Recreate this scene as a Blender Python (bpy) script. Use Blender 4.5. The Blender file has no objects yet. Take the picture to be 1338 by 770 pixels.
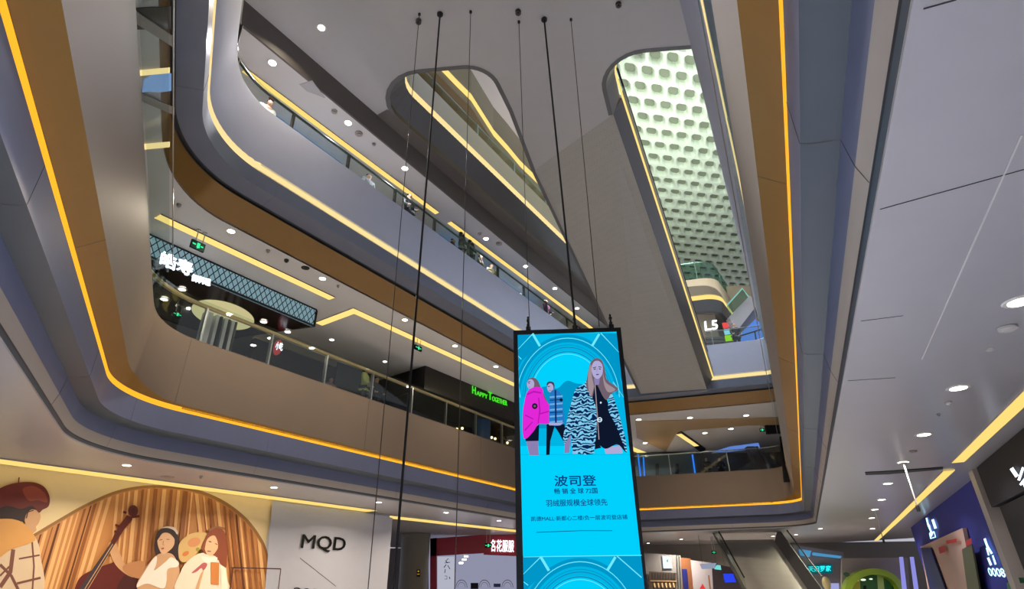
import bpy, bmesh, math, random
from mathutils import Vector, Matrix
from mathutils.geometry import tessellate_polygon
random.seed(7)
S = bpy.context.scene
COL = S.collection
PI = math.pi
EYE = 1.6
FPX, PITCH, ROLL = 750.0, math.radians(27.3), math.radians(0.95)

# ---------------------------------------------------------------- camera
cd = bpy.data.cameras.new('camera'); cam = bpy.data.objects.new('camera', cd); COL.objects.link(cam)
cd.sensor_fit = 'HORIZONTAL'; cd.sensor_width = 36.0; cd.lens = FPX / 1338 * 36.0
cd.clip_start = 0.05; cd.clip_end = 300
_f = Vector((0, math.cos(PITCH), math.sin(PITCH))); _u = Vector((0, -math.sin(PITCH), math.cos(PITCH))); _r = Vector((1, 0, 0))
_c, _s = math.cos(ROLL), math.sin(ROLL)
CR = _r * _c - _u * _s          # camera x axis in the world
CU = _r * _s + _u * _c
m = Matrix((CR, CU, -_f)).transposed().to_4x4(); m.translation = (0, 0, EYE)
cam.matrix_world = m
S.camera = cam

# ---------------------------------------------------------------- world, exposure
S.view_settings.view_transform = 'Standard'; S.view_settings.look = 'None'
S.view_settings.exposure = 0.0; S.view_settings.gamma = 1.0; S.view_settings.use_curve_mapping = False
w = bpy.data.worlds.new('world'); S.world = w; w.use_nodes = True
w.node_tree.nodes['Background'].inputs[0].default_value = (0.80, 0.80, 0.92, 1)
w.node_tree.nodes['Background'].inputs[1].default_value = 0.60

def area(name, loc, target, size, energy, col, sy=None, spread=180):
    l = bpy.data.lights.new(name, 'AREA'); l.energy = energy; l.color = col; l.size = size
    l.spread = math.radians(spread)
    if sy: l.shape = 'RECTANGLE'; l.size_y = sy
    o = bpy.data.objects.new(name, l); COL.objects.link(o); o.location = loc
    o.rotation_euler = (Vector(target) - Vector(loc)).to_track_quat('-Z', 'Y').to_euler()
    return o
area('atrium_fill_top', (7, 20, 23.4), (5.5, 18, 0), 6, 3300, (0.80, 0.88, 1.0), 16, 60)  # added overhead fill, aimed down so floor bounce lifts the soffits
area('roof_fill', (9, 24, 18.5), (10, 27, 24.6), 5, 620, (0.97, 1.0, 0.93), 14)  # added fill aimed up to brighten the coffered roof
area('atrium_fill_near', (0, 4.2, 14.9), (0.5, 4.5, 0), 3, 950, (0.78, 0.86, 1.0), 3, 60)  # unseen fill added above the camera for bounce off the near floor
area('gallery_fill_right', (5.5, 4.0, 4.3), (6.0, 5.0, 0), 3, 85, (0.76, 0.82, 1.0), 3, 100)  # added fill under the right ceiling, out of view
area('gallery_fill_left', (-9, 3.0, 4.3), (-9, 5.0, 0), 3, 190, (1.0, 0.84, 0.66), 3, 100)  # warm fill added under the left ceiling, out of view

# ---------------------------------------------------------------- geometry of the place
def ray(x, y):
    return _f + CR * ((x - 669) / FPX) + CU * ((385 - y) / FPX)
def atz(x, y, z):                      # point of the sight line at height z above the eye
    d = ray(x, y); t = z / d.z
    return Vector((d.x * t, d.y * t, z + EYE))
class Plane:                           # a vertical plane of the place
    def __init__(s, n, off):
        s.n = Vector((n[0], n[1], 0)).normalized(); s.off = off
        s.u = Vector((-s.n.y, s.n.x, 0))
        if s.u.dot(CR) < 0: s.u = -s.u
    def at(s, x, y, lift=0.0):
        d = ray(x, y); sg = -1 if s.off > 0 else 1
        t = (s.off + sg * lift) / d.dot(s.n)
        p = d * t; p.z += EYE
        return p
def nrm(deg):                          # right-hand normal of a line heading deg from +y
    a = math.radians(deg); return Vector((math.cos(a), -math.sin(a), 0))
NB, NR, NL = nrm(32), nrm(24), nrm(-28)
def planeB2(p): return Plane(NB, -(14.08 + p))
def planeB3(p): return Plane(NB, -(10.74 + p))
def planeR(off): return Plane(nrm(26.2), off)

# ---------------------------------------------------------------- materials
MATS = {}
def srgb(c): return tuple(((v/255)/12.92 if v/255 <= .04045 else ((v/255+.055)/1.055)**2.4) for v in c)
def M(name, rgb, rough=.5, metal=0.0, var=.05, scale=3.0, spec=.5):
    if name in MATS: return MATS[name]
    m = bpy.data.materials.new(name); m.use_nodes = True; nt = m.node_tree; b = nt.nodes['Principled BSDF']
    c = srgb(rgb)
    tc = nt.nodes.new('ShaderNodeTexCoord'); no = nt.nodes.new('ShaderNodeTexNoise'); no.inputs['Scale'].default_value = scale
    mx = nt.nodes.new('ShaderNodeMix'); mx.data_type = 'RGBA'
    mx.inputs[6].default_value = tuple(v*(1-var) for v in c)+(1,); mx.inputs[7].default_value = tuple(min(1, v*(1+var)) for v in c)+(1,)
    nt.links.new(tc.outputs['Object'], no.inputs['Vector']); nt.links.new(no.outputs['Fac'], mx.inputs[0])
    nt.links.new(mx.outputs[2], b.inputs['Base Color'])
    b.inputs['Roughness'].default_value = rough; b.inputs['Metallic'].default_value = metal
    b.inputs['Specular IOR Level'].default_value = spec
    MATS[name] = m; return m
def E(name, rgb, strength=1.0):
    if name in MATS: return MATS[name]
    m = bpy.data.materials.new(name); m.use_nodes = True; nt = m.node_tree; nt.nodes.clear()
    e = nt.nodes.new('ShaderNodeEmission'); o = nt.nodes.new('ShaderNodeOutputMaterial')
    e.inputs[0].default_value = srgb(rgb)+(1,); e.inputs[1].default_value = strength
    nt.links.new(e.outputs[0], o.inputs[0]); MATS[name] = m; return m
def G(name, tint=(.86, .90, .88), refl=.04):
    m = bpy.data.materials.new(name); m.use_nodes = True; nt = m.node_tree; nt.nodes.clear()
    t = nt.nodes.new('ShaderNodeBsdfTransparent'); g = nt.nodes.new('ShaderNodeBsdfGlossy'); x = nt.nodes.new('ShaderNodeMixShader'); o = nt.nodes.new('ShaderNodeOutputMaterial')
    t.inputs[0].default_value = tint+(1,); g.inputs['Roughness'].default_value = .03; g.inputs[0].default_value = (.9, .95, .92, 1)
    x.inputs[0].default_value = refl
    nt.links.new(t.outputs[0], x.inputs[1]); nt.links.new(g.outputs[0], x.inputs[2]); nt.links.new(x.outputs[0], o.inputs[0])
    MATS[name] = m; return m
def perforated(name, rgb, rough, scale, lo=.55):
    m = M(name, rgb, rough); nt = m.node_tree; b = nt.nodes['Principled BSDF']
    tc = nt.nodes.new('ShaderNodeTexCoord'); v = nt.nodes.new('ShaderNodeTexVoronoi'); v.inputs['Scale'].default_value = scale; v.inputs['Randomness'].default_value = 0
    r = nt.nodes.new('ShaderNodeValToRGB'); r.color_ramp.elements[0].position = .18; r.color_ramp.elements[1].position = .30
    r.color_ramp.elements[0].color = (lo, lo, lo, 1)
    mx = nt.nodes.new('ShaderNodeMix'); mx.data_type = 'RGBA'; mx.blend_type = 'MULTIPLY'; mx.inputs[0].default_value = 1
    src = b.inputs['Base Color'].links[0].from_socket
    nt.links.new(tc.outputs['Object'], v.inputs['Vector']); nt.links.new(v.outputs['Distance'], r.inputs[0])
    nt.links.new(src, mx.inputs[6]); nt.links.new(r.outputs[0], mx.inputs[7]); nt.links.new(mx.outputs[2], b.inputs['Base Color'])
    return m

m_ceil1 = M('satin_ceiling_panel', (170, 166, 170), .28, 0, .03)
m_ceilw = M('white_gallery_ceiling', (205, 200, 196), .45, 0, .02)
m_flat = M('pale_taupe_soffit', (172, 168, 168), .33, 0, .03)
m_lav = M('slate_blue_fascia', (98, 104, 132), .42, 0, .05, 3.0, .35)
m_dark = M('dark_slate_recess', (62, 70, 80), .45, 0, .05)
m_warm = M('warm_grey_lip', (160, 150, 142), .35)
m_groove = M('black_groove', (30, 32, 38), .4)
m_bronze = M('bronze_fascia_panel', (134, 96, 36), .42, .2, .06)
m_taupe = M('taupe_parapet_panel', (118, 103, 90), .55, 0, .05, 1.0, .3)
m_taupe2 = M('brown_parapet_panel', (112, 96, 86), .55, 0, .05, 1.0, .3)
m_pale3 = M('pale_lavender_parapet', (170, 174, 192), .75, 0, .03, 3.0, .12)
m_slate3 = M('deep_slate_soffit', (98, 104, 120), .34)
m_tan = M('tan_soffit', (176, 146, 106), .40)
m_brownband = M('dark_brown_band', (88, 81, 76), .45)
m_olive = M('olive_grey_panel', (140, 127, 106), .40)
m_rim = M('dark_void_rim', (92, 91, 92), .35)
m_steel = M('brushed_steel', (170, 170, 168), .28, .8)
m_champ = M('champagne_handrail', (186, 164, 120), .4, .3)
m_blackm = M('black_metal', (12, 12, 14), .5, 0, .05, 3, .3)
m_dkmet = M('dark_bronze_metal', (62, 58, 54), .35, .4)
m_glass = G('clear_balustrade_glass', (.88, .92, .90), .035)
m_glass2 = G('green_edge_glass', (.60, .76, .70), .05)
m_floor = M('cream_floor_tile', (190, 188, 188), .35)
m_wall = M('grey_wall', (120, 114, 110), .6)
m_darkwall = M('dark_shopfront', (20, 19, 21), .7, 0, .05, 3, .2)
m_green = M('pale_green_coffer', (208, 222, 200), .55)
m_hole = M('coffer_hole_shade', (116, 124, 104), .8)  # darker cap colour carries the shade inside each coffer
m_perf = perforated('perforated_panel', (158, 154, 148), .34, 11.0, .86)
e_amber = E('amber_light_strip', (255, 178, 44), 1.25)
e_amber_hot = E('amber_cove_led', (255, 170, 50), 5.0)
e_warm = E('warm_light_strip', (255, 222, 130), 1.12)
e_warm3 = E('pale_warm_light_strip', (255, 226, 158), 1.05)
e_cove = E('yellow_cove_light', (255, 220, 124), 1.05)
e_lamp = E('lamp_white', (255, 246, 226), 9.0)
e_white = E('sign_white', (236, 244, 255), 2.2)
e_blue = E('blue_shop_light', (96, 158, 235), .95)
e_teal = E('teal_sign_light', (40, 226, 230), 1.4)
e_greenx = E('exit_green', (60, 230, 150), 1.3)
e_neon = E('green_neon', (70, 225, 40), 1.0)

# ---------------------------------------------------------------- helpers
def link(name, me, mats, parent=None, **props):
    o = bpy.data.objects.new(name, me); COL.objects.link(o)
    for k in (mats if isinstance(mats, (list, tuple)) else [mats]): me.materials.append(k)
    if parent is not None: o.parent = parent
    for k, v in props.items(): o[k] = v
    return o
def fin(name, bm, mats, parent=None, smooth=False, **props):
    me = bpy.data.meshes.new(name)
    bmesh.ops.remove_doubles(bm, verts=bm.verts, dist=1e-5)
    bmesh.ops.recalc_face_normals(bm, faces=bm.faces)
    bm.to_mesh(me); bm.free()
    if smooth:
        for p in me.polygons: p.use_smooth = True
        try: me.set_sharp_from_angle(angle=math.radians(40))
        except Exception: pass
    return link(name, me, mats, parent, **props)
def thing(name, label, cat, loc=(0, 0, 0), group=None):
    o = bpy.data.objects.new(name, None); COL.objects.link(o); o.location = loc; o['label'] = label; o['category'] = cat
    o.empty_display_size = .1
    if group: o['group'] = group
    bpy.context.view_layer.update()
    return o
def into(o, root):                      # parent a part built in world coordinates under its thing
    o.parent = root; o.matrix_parent_inverse = Matrix.Translation(-Vector(root.location)); return o
def quad(bm, a, b, c, d, mi=0):
    f = bm.faces.new([bm.verts.new(p) for p in (a, b, c, d)]); f.material_index = mi; return f
def box(bm, c, s, rz=0, mi=0):
    mt = Matrix.Translation(c) @ Matrix.Rotation(rz, 4, 'Z') @ Matrix.Diagonal((s[0], s[1], s[2], 1))
    r = bmesh.ops.create_cube(bm, size=1, matrix=mt)
    for f in {f for v in r['verts'] for f in v.link_faces}: f.material_index = mi
def hull8(bm, lo, hi, mi=0):            # solid between two loops of points
    a = [bm.verts.new(p) for p in lo]; b = [bm.verts.new(p) for p in hi]; n = len(a)
    fs = [bm.faces.new(a), bm.faces.new(b[::-1])]
    for i in range(n): fs.append(bm.faces.new((a[i], b[i], b[(i+1) % n], a[(i+1) % n])))
    for f in fs: f.material_index = mi
def slab(bm, pts, depth, mi=0):         # solid between a world polygon and its shifted copy
    hull8(bm, pts, [Vector(p)+Vector(depth) for p in pts], mi)
def tube(bm, pts, r, n=8, mi=0):
    pts = [Vector(p) for p in pts]; rings = []
    for i, p in enumerate(pts):
        t = (pts[min(i+1, len(pts)-1)] - pts[max(i-1, 0)]).normalized()
        a = t.cross(Vector((0, 0, 1)));  a = t.cross(Vector((1, 0, 0))) if a.length < 1e-3 else a
        a.normalize(); b = t.cross(a)
        rr = r[i] if isinstance(r, (list, tuple)) else r
        rings.append([bm.verts.new(p + a*rr*math.cos(2*PI*k/n) + b*rr*math.sin(2*PI*k/n)) for k in range(n)])
    for A, B in zip(rings, rings[1:]):
        for k in range(n): bm.faces.new((A[k], A[(k+1) % n], B[(k+1) % n], B[k])).material_index = mi
    bm.faces.new(rings[0][::-1]).material_index = mi; bm.faces.new(rings[-1]).material_index = mi
def disc(bm, c, r, h, n=20, mi=0):
    c = Vector(c)
    hull8(bm, [c+Vector((r*math.cos(2*PI*k/n), r*math.sin(2*PI*k/n), 0)) for k in range(n)], [c+Vector((r*math.cos(2*PI*k/n), r*math.sin(2*PI*k/n), h)) for k in range(n)], mi)
def fillet(pts, radii, closed=True, n=14, wt=None):
    """rounded path; returns [(x, y, weight)]; wt[i] belongs to the edge i -> i+1"""
    N = len(pts); out = []; P = [Vector(p) for p in pts]; wt = wt or [0]*N
    for i in range(N):
        if not closed and i in (0, N-1):
            out.append((P[i].x, P[i].y, wt[0] if i == 0 else wt[N-2])); continue
        a, b, c = P[i-1], P[i], P[(i+1) % N]; d1 = (a-b).normalized(); d2 = (c-b).normalized()
        ang = d1.angle(d2); R = radii[i]; T = R/math.tan(ang/2)
        cen = b + (d1+d2).normalized()*(R/math.sin(ang/2)); s = b+d1*T; e = b+d2*T
        a0 = math.atan2(*(s-cen).yx); a1 = math.atan2(*(e-cen).yx); da = (a1-a0+PI) % (2*PI)-PI
        w0, w1 = wt[i-1], wt[i]
        for k in range(n+1):
            t = k/n; th = a0+da*t; ss = t*t*(3-2*t)
            out.append((cen.x+R*math.cos(th), cen.y+R*math.sin(th), w0+(w1-w0)*ss))
    return out
def normals(path, closed):
    N = len(path); out = []
    for i in range(N):
        p = Vector(path[i][:2]); q = Vector(path[(i+1) % N][:2]); o = Vector(path[i-1][:2])
        if not closed and i == 0: t1 = t2 = (q-p).normalized()
        elif not closed and i == N-1: t1 = t2 = (p-o).normalized()
        else: t1 = (p-o).normalized(); t2 = (q-p).normalized()
        n1 = Vector((t1.y, -t1.x)); n2 = Vector((t2.y, -t2.x)); nn = (n1+n2).normalized()
        out.append(nn / max(.5, nn.dot(n1)))
    return out
def off_pt(path, nm, i, p, z):
    if isinstance(p, tuple): pe = p[0]+(p[1]-p[0])*min(1, path[i][2]/.6)
    else: pe = p*path[i][2] if p < 0 else p
    if isinstance(z, tuple): z = z[0]+(z[1]-z[0])*min(1, path[i][2]/.6)
    return Vector((path[i][0]+nm[i].x*pe, path[i][1]+nm[i].y*pe, z+EYE))
def sweep(bm, path, closed, prof, sel=None):
    """prof: [(p, z, material index of the strip that follows)]; p > 0 is away from the void"""
    nm = normals(path, closed); N = len(path); idx = range(N) if closed else range(N-1)
    rows = [[bm.verts.new(off_pt(path, nm, i, p, z)) for i in range(N)] for p, z, _ in prof]
    for k in range(len(prof)-1):
        for i in idx:
            if sel and not sel(i): continue
            j = (i+1) % N
            bm.faces.new((rows[k][i], rows[k][j], rows[k+1][j], rows[k+1][i])).material_index = prof[k][2]
    for v in [v for v in bm.verts if not v.link_faces]: bm.verts.remove(v)
def resample(path, closed, step, p=0.0):
    nm = normals(path, closed); pts = [off_pt(path, nm, i, p, 0) for i in range(len(path))]
    if closed: pts.append(pts[0])
    out = []; carry = 0.0
    for a, b in zip(pts, pts[1:]):
        L = (b-a).length; s = carry
        while s < L:
            out.append((a.lerp(b, s/L), (b-a).normalized())); s += step
        carry = s-L
    return out

# ---------------------------------------------------------------- the voids, level by level
P2 = fillet([(.14, -1.5), (15.3, 32.45), (5.15, 34.95), (-8.8, 12.15), (-1.5, -1.5)], [.5, 1.3, 2, 2.7, .5], wt=[1, 0, 0, 1, 1])
P3 = fillet([(-.2, -1), (12.6, 25.85), (4.95, 28.1), (-6.67, 9.52), (-1.05, -1)], [.25, .6, 1.5, 2.4, .25], wt=[1, 0, 0, .6, 1])
x4 = lambda y, p: (-(9.63+p)+.53*y)/.848

def profile_slab(name, path, prof, mats, label=None):
    bm = bmesh.new(); sweep(bm, path, True, prof)
    return fin(name, bm, mats, smooth=True, kind='structure')

# second-floor slab edge (glow line 4.0 above the eye)
t2 = profile_slab('trim_1', P2, [(-.38, 5.75, 4), (-.28, (4.10, 4.27), 3), (0.0, 4.06, 3), (.0, 4.0, 5)], [m_lav, m_dark, m_warm, m_bronze, m_taupe, m_groove], None)
bm = bmesh.new(); sweep(bm, P2, True, [(.0, 3.93, 0), (.0, 3.43, 1), (.06, 3.40, 1), (.30, 3.36, 0), (.33, 3.06, 2), (.385, 2.87, 3), (.395, 2.85, 1), (.43, 2.79, 1), (.43, 2.78, 1)])
fin('slab_fascia', bm, [m_lav, m_dark, m_warm, m_groove], t2, smooth=True)
bm = bmesh.new(); sweep(bm, P2, True, [(.0, 4.05, 0), (-.02, 3.985, 0), (.0, 3.93, 0)])
fin('light_strip', bm, e_amber, t2)
bm = bmesh.new(); sweep(bm, P2, True, [(-.38, 5.75, 0), (-.34, 5.78, 0), (.0, 5.78, 0), (.12, 5.6, 0), (.12, 5.45, 0)])
fin('coping', bm, m_taupe2, t2)
# third-floor slab edge (glow line 9.0)
t3 = profile_slab('trim_2', P3, [(-.38, 10.7, 0), (-.2, 9.6, 0), (-.05, 9.17, 0), (0, 9.1, 0)], [m_pale3])
bm = bmesh.new(); sweep(bm, P3, True, [(0, 9.15, 0), (-.035, 9.03, 0), (0, 8.92, 0)])
fin('light_strip', bm, e_warm3, t3)
bm = bmesh.new(); sweep(bm, P3, True, [(0, 8.95, 0), (0, 8.5, 0), (.45, 8.42, 1), (.53, 8.42, 1), (.53, 8.36, 2), ((1.0, .56), 7.9, 2), ((1.0, .56), 7.85, 2)])
fin('slab_fascia', bm, [m_slate3, m_groove, m_bronze], t3, smooth=True)
bm = bmesh.new(); sweep(bm, P3, True, [(-.38, 10.7, 0), (-.3, 10.74, 0), (.1, 10.74, 0), (.15, 10.45, 0)])
fin('coping', bm, m_pale3, t3)
# ceilings and floors of the galleries (rings round each void)
def ring(name, path, p0, p1, z, mat, thick=.12):
    bm = bmesh.new(); sweep(bm, path, True, [(p0, z, 0), (p1, z, 0), (p1, z+thick, 0), (p0, z+thick, 0), (p0, z, 0)])
    return fin(name, bm, mat, kind='structure')
c1 = ring('ceiling', P2, .42, 16, 2.78, m_ceil1)
ring('floor', P2, .12, 20, 5.45, m_floor, -.12)
ring('ceiling', P3, (1.0, .56), 24, 7.85, m_ceilw)
ring('floor', P3, .15, 15, 10.45, m_floor, -.12)
bm = bmesh.new(); box(bm, (4, 22, -.05), (70, 80, .1)); fin('floor', bm, m_floor, kind='structure')

# joints between the fascia and parapet panels
def dense(path, step=.5):
    out = []
    for i in range(len(path)):
        a, b = path[i], path[(i+1) % len(path)]; L = math.dist(a[:2], b[:2]); n = max(1, int(L/step))
        for k in range(n): out.append(tuple(a[q]+(b[q]-a[q])*k/n for q in range(3)))
    return out
def joints(path, root, prof, every, start=0, r=.005, mat=m_groove, wmax=None, wmin=None):
    D = dense(path); nm = normals(D, True)
    for i in range(start, len(D), every):
        if D[i][1] < 1.5 or (wmax is not None and D[i][2] > wmax) or (wmin is not None and D[i][2] < wmin): continue
        bm = bmesh.new(); tube(bm, [off_pt(D, nm, i, p, z)-Vector((nm[i].x, nm[i].y, 0))*.004 for p, z in prof], r, 4); fin('panel_joint', bm, mat, root)
joints(P2, t2, [(-.38, 5.75), (-.28, (4.10, 4.27)), (0.0, 4.06)], 13, 5, .005, m_brownband, wmax=.05)
joints(P2, t2, [(-.28, (4.10, 4.27)), (0.0, 4.06)], 13, 2, .003, m_brownband, wmin=.9)
joints(P2, t2, [(.0, 3.92), (.0, 3.43), (.06, 3.395), (.30, 3.355), (.33, 3.06), (.385, 2.87)], 11, 3, .0028, m_brownband)
joints(P3, t3, [(0, 8.91), (0, 8.5), (.45, 8.41)], 16, 4, .004, m_brownband)
# seams of the near ceiling panels: thin joints cut across the satin ceiling
bm = bmesh.new()
def seam(a, b, z=2.775, wd=.004):
    a = atz(*a, z); b = atz(*b, z); d = (b-a).normalized(); n = Vector((-d.y, d.x, 0))*wd
    slab(bm, [a-n, b-n, b+n, a+n], (0, 0, .004))
seam((1150, 274), (1338, 222)); seam((1207, 12), (1250, 0)); seam((1125, 420), (1180, 413), wd=.003)
seam((1108, 498), (1170, 494), wd=.003)
into(fin('panel_joint', bm, m_groove), c1)
bm = bmesh.new(); seam((1335, 177), (1205, 470), wd=.007); into(fin('panel_edge_strip', bm, m_ceilw), c1)

# fourth-floor slab: near landing with its two openings
def poly_prism(name, pts, z0, z1, mats, side_mi=0, **kw):
    bm = bmesh.new(); n = len(pts)
    lo = [Vector((p[0], p[1], z0+EYE)) for p in pts]; hi = [Vector((p[0], p[1], z1+EYE)) for p in pts]
    tri = tessellate_polygon([lo]); vl = [bm.verts.new(p) for p in lo]; vh = [bm.verts.new(p) for p in hi]
    for t in tri:
        bm.faces.new([vl[i] for i in t]); bm.faces.new([vh[i] for i in t][::-1])
    for i in range(n):
        bm.faces.new((vl[i], vl[(i+1) % n], vh[(i+1) % n], vh[i])).material_index = side_mi
    return fin(name, bm, mats, **kw)
near = [(x4(-6, 1.06), -6), (x4(31, 1.06), 31), (x4(30, .45), 30), (-4.52, 12.0), (-.62, 11.65), (.0, 13.4), (.8, 16.35), (3.3, 13.6), (2.55, 11.35), (16, 10.3), (16, -6)]
nr = [.01, .01, .01, 1.2, .9, .6, .02, .02, 1.0, .01, .01]
PN = [(a, b) for a, b, _ in fillet(near, nr, n=8)]
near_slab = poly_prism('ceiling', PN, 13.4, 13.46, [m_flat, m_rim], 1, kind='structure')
# dark rim round the openings: a narrow border below and a face that leans back above it
def rimrun(pts, lean):
    pr = [(x, y, 1) for x, y in pts]; bm = bmesh.new()
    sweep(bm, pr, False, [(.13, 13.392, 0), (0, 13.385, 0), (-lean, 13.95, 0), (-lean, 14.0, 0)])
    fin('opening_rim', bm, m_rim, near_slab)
    nm = normals(pr, False); return [off_pt(pr, nm, i, -lean-.02, 14.0) for i in range(len(pr))]
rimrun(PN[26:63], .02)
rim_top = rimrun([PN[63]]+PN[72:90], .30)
# gallery edge over the third floor (left side of the fourth-floor void)
B4 = [(x4(34, 0), 34, 0), (x4(12.6, 0)-.02, 12.6, 0)]
B4 = [B4[0]] + [(a, b, 0) for a, b, _ in fillet([(B4[0][0], B4[0][1]), (x4(11.9, 0), 11.9), (3, 11.4)], [0, 1.0, 0], closed=False, n=10)[1:-1]] + [(-.6, 11.62, 0)]
# path runs far -> near; its right-hand side is the gallery
bm = bmesh.new()
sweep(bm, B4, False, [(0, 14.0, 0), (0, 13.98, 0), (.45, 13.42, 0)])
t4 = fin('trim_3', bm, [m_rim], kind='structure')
bm = bmesh.new(); sweep(bm, [(x4(30, 0), 30, 0), (x4(12.9, 0), 12.9, 0)], False, [(.58, 13.385, 0), (1.03, 13.385, 0), (1.03, 13.41, 0)]); fin('soffit_band', bm, m_brownband, t4)
LB = [(x4(34, 0), 34, 0), (x4(-6, 0), -6, 0)]
bm = bmesh.new(); sweep(bm, LB, False, [(1.02, 13.41, 0), (1.24, 12.85, 0), (1.3, 12.85, 0)])
fin('slab_fascia', bm, m_brownband, t4)
bm = bmesh.new(); sweep(bm, B4[:-1], False, [(0, 14.28, 0), (-.05, 14.12, 0), (0, 13.98, 0)])
fin('light_strip', bm, e_warm3, t4)
bm = bmesh.new(); sweep(bm, B4, False, [(0, 14.27, 0), (-.02, 14.4, 0), (-.05, 15.15, 0), (.15, 15.17, 0), (.15, 14.9, 0)])
fin('parapet', bm, m_olive, t4)
def strip_poly(name, pts, z, mat, th=.1, **kw): return poly_prism(name, pts, z, z+th, [mat], **kw)
strip_poly('ceiling', [(x4(36, 1.3), 36), (x4(-6, 1.3), -6), (x4(-6, 9), -6), (x4(36, 9), 36)], 12.85, m_ceilw, kind='structure')
strip_poly('floor', [(x4(36, .15), 36), (x4(-6, .15), -6), (x4(-6, 9), -6), (x4(36, 9), 36)], 14.8, m_floor, kind='structure')
strip_poly('ceiling', [(x4(40, 1.8), 40), (x4(-6, 1.8), -6), (x4(-6, 12), -6), (x4(40, 12), 40)], 17.85, m_ceilw, kind='structure')
# fifth-floor slab edge over it
B5 = [(9.5, 37), (6, 31.2), (1.9, 24.7), (.5, 22.6), (-.1, 21.5), (-.75, 20.4), (-1.2, 19.3), (-1.65, 18.2), (-2.2, 17.4), (-2.65, 16.7), (-3.4, 15.6), (-6, 12), (-12, 3)]
B5 = [(a, b, 1) for a, b in B5]
bm = bmesh.new(); sweep(bm, B5, False, [(0, 20.7, 2), (0, 19.25, 1), (0, 18.85, 0), (0, 18.5, 3), (.9, 18.4, 3), (1.3, 17.85, 3), (2.0, 17.85, 3)])
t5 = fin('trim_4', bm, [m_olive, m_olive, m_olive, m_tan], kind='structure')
bm = bmesh.new(); sweep(bm, B5, False, [(-.02, 19.25, 0), (-.08, 19.05, 0), (-.02, 18.85, 0)])
fin('light_strip', bm, e_warm, t5)
# pale ceiling high over the left of the void
strip_poly('ceiling', [(-14, 0), (4.2, 0), (4.2, 16), (8, 30), (12, 46), (-14, 46)], 22.9, m_ceilw, kind='structure')

# coffered roof
def rp(cx, cy): v = atz(780+cx/3.08, 50+cy/3.08, 22.0); return Vector((v.x, v.y, 0))
o0 = rp(205, 142);  av = (rp(275, 155)-rp(135, 132))/2; bv = (rp(148, 262)-rp(135, 132)+av)/2
cv = (rp(148, 262)-rp(135, 132))/2
bm = bmesh.new()
def inside(c): return 10.0 < c.y < 52 and 2.2+(c.y-14)*.24 < c.x < 30
cap = 0
for i in range(-45, 60):
    for j in range(-30, 60):
        c = o0 + av*(i+.5*(j % 2)) + cv*j
        if not inside(c) or c.x > 12+(c.y-14)*.62: continue
        z = 22.0+EYE
        def rg(s, dz, rnd):
            out = []
            K = [(-1, -1), (-rnd, -1.0), (rnd, -1.0), (1, -1), (1, -rnd), (1, rnd), (1, 1), (rnd, 1), (-rnd, 1), (-1, 1), (-1, rnd), (-1, -rnd)]
            for k, (a, b) in enumerate(K):
                q = .80 if (k % 3 == 0 and s < 1) else 1
                out.append(bm.verts.new(c + av*(a*s*.5*q) + cv*(b*s*.5*q) + Vector((0, 0, z+dz))))
            return out
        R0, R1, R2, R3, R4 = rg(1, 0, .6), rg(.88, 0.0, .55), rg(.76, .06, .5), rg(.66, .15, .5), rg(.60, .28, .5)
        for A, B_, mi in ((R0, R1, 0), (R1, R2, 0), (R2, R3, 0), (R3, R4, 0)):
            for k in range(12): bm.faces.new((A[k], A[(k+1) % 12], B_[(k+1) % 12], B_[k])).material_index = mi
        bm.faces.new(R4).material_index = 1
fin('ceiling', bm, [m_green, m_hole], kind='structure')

# right side gallery of the fourth floor (behind the right-hand fascia) and far fourth-floor slab
PF = fillet([(7.6, 28.6), (11.2, 27.7), (16.5, 36.0)], [0, 1.1, 0], closed=False, n=10)
bm = bmesh.new(); sweep(bm, PF[::-1], False, [(0, 16.0, 0), (0, 14.1, 0)])
# outward = away from the void (to the far right), so run the path the other way when needed
bm.free()
bm = bmesh.new(); sweep(bm, PF[::-1], False, [(.3, 15.3, 0), (0, 15.2, 0), (0, 14.16, 0)])
t6 = fin('trim_5', bm, [m_olive], kind='structure')
bm = bmesh.new(); sweep(bm, PF[::-1], False, [(0, 14.2, 0), (-.05, 14.05, 0), (0, 13.9, 0)]); fin('light_strip', bm, e_warm, t6)
bm = bmesh.new(); sweep(bm, PF[::-1], False, [(0, 13.9, 0), (.12, 13.25, 0), (.3, 13.2, 1), (6, 13.2, 1)]); fin('slab_fascia', bm, [m_rim, m_olive], t6)

# ---------------------------------------------------------------- light strips in ceilings (coves)
def cove(name, path, closed, p, wd, z, em, side, sel=None, **kw):
    bm = bmesh.new(); sweep(bm, path, closed, [(p-wd*.8, z+.001, 0), (p-wd*.7, z-.02, 0), (p, z-.03, 0)], sel)
    t = fin(name, bm, side, kind='structure')
    bm = bmesh.new(); sweep(bm, path, closed, [(p, z-.03, 0), (p+wd, z-.03, 0), (p+wd, z+.001, 0)], sel)
    fin('light_strip', bm, em, t); return t
def linepath(deg, off, y0, y1):          # straight path: off = signed offset of the line, heading deg
    n = nrm(deg); d = Vector((-n.y, n.x, 0))
    def q(y): base = n*off; t = (y-base.y)/d.y; return base+d*t
    a, b = q(y0), q(y1); return [(a.x, a.y, 0), (b.x, b.y, 0)]
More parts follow.
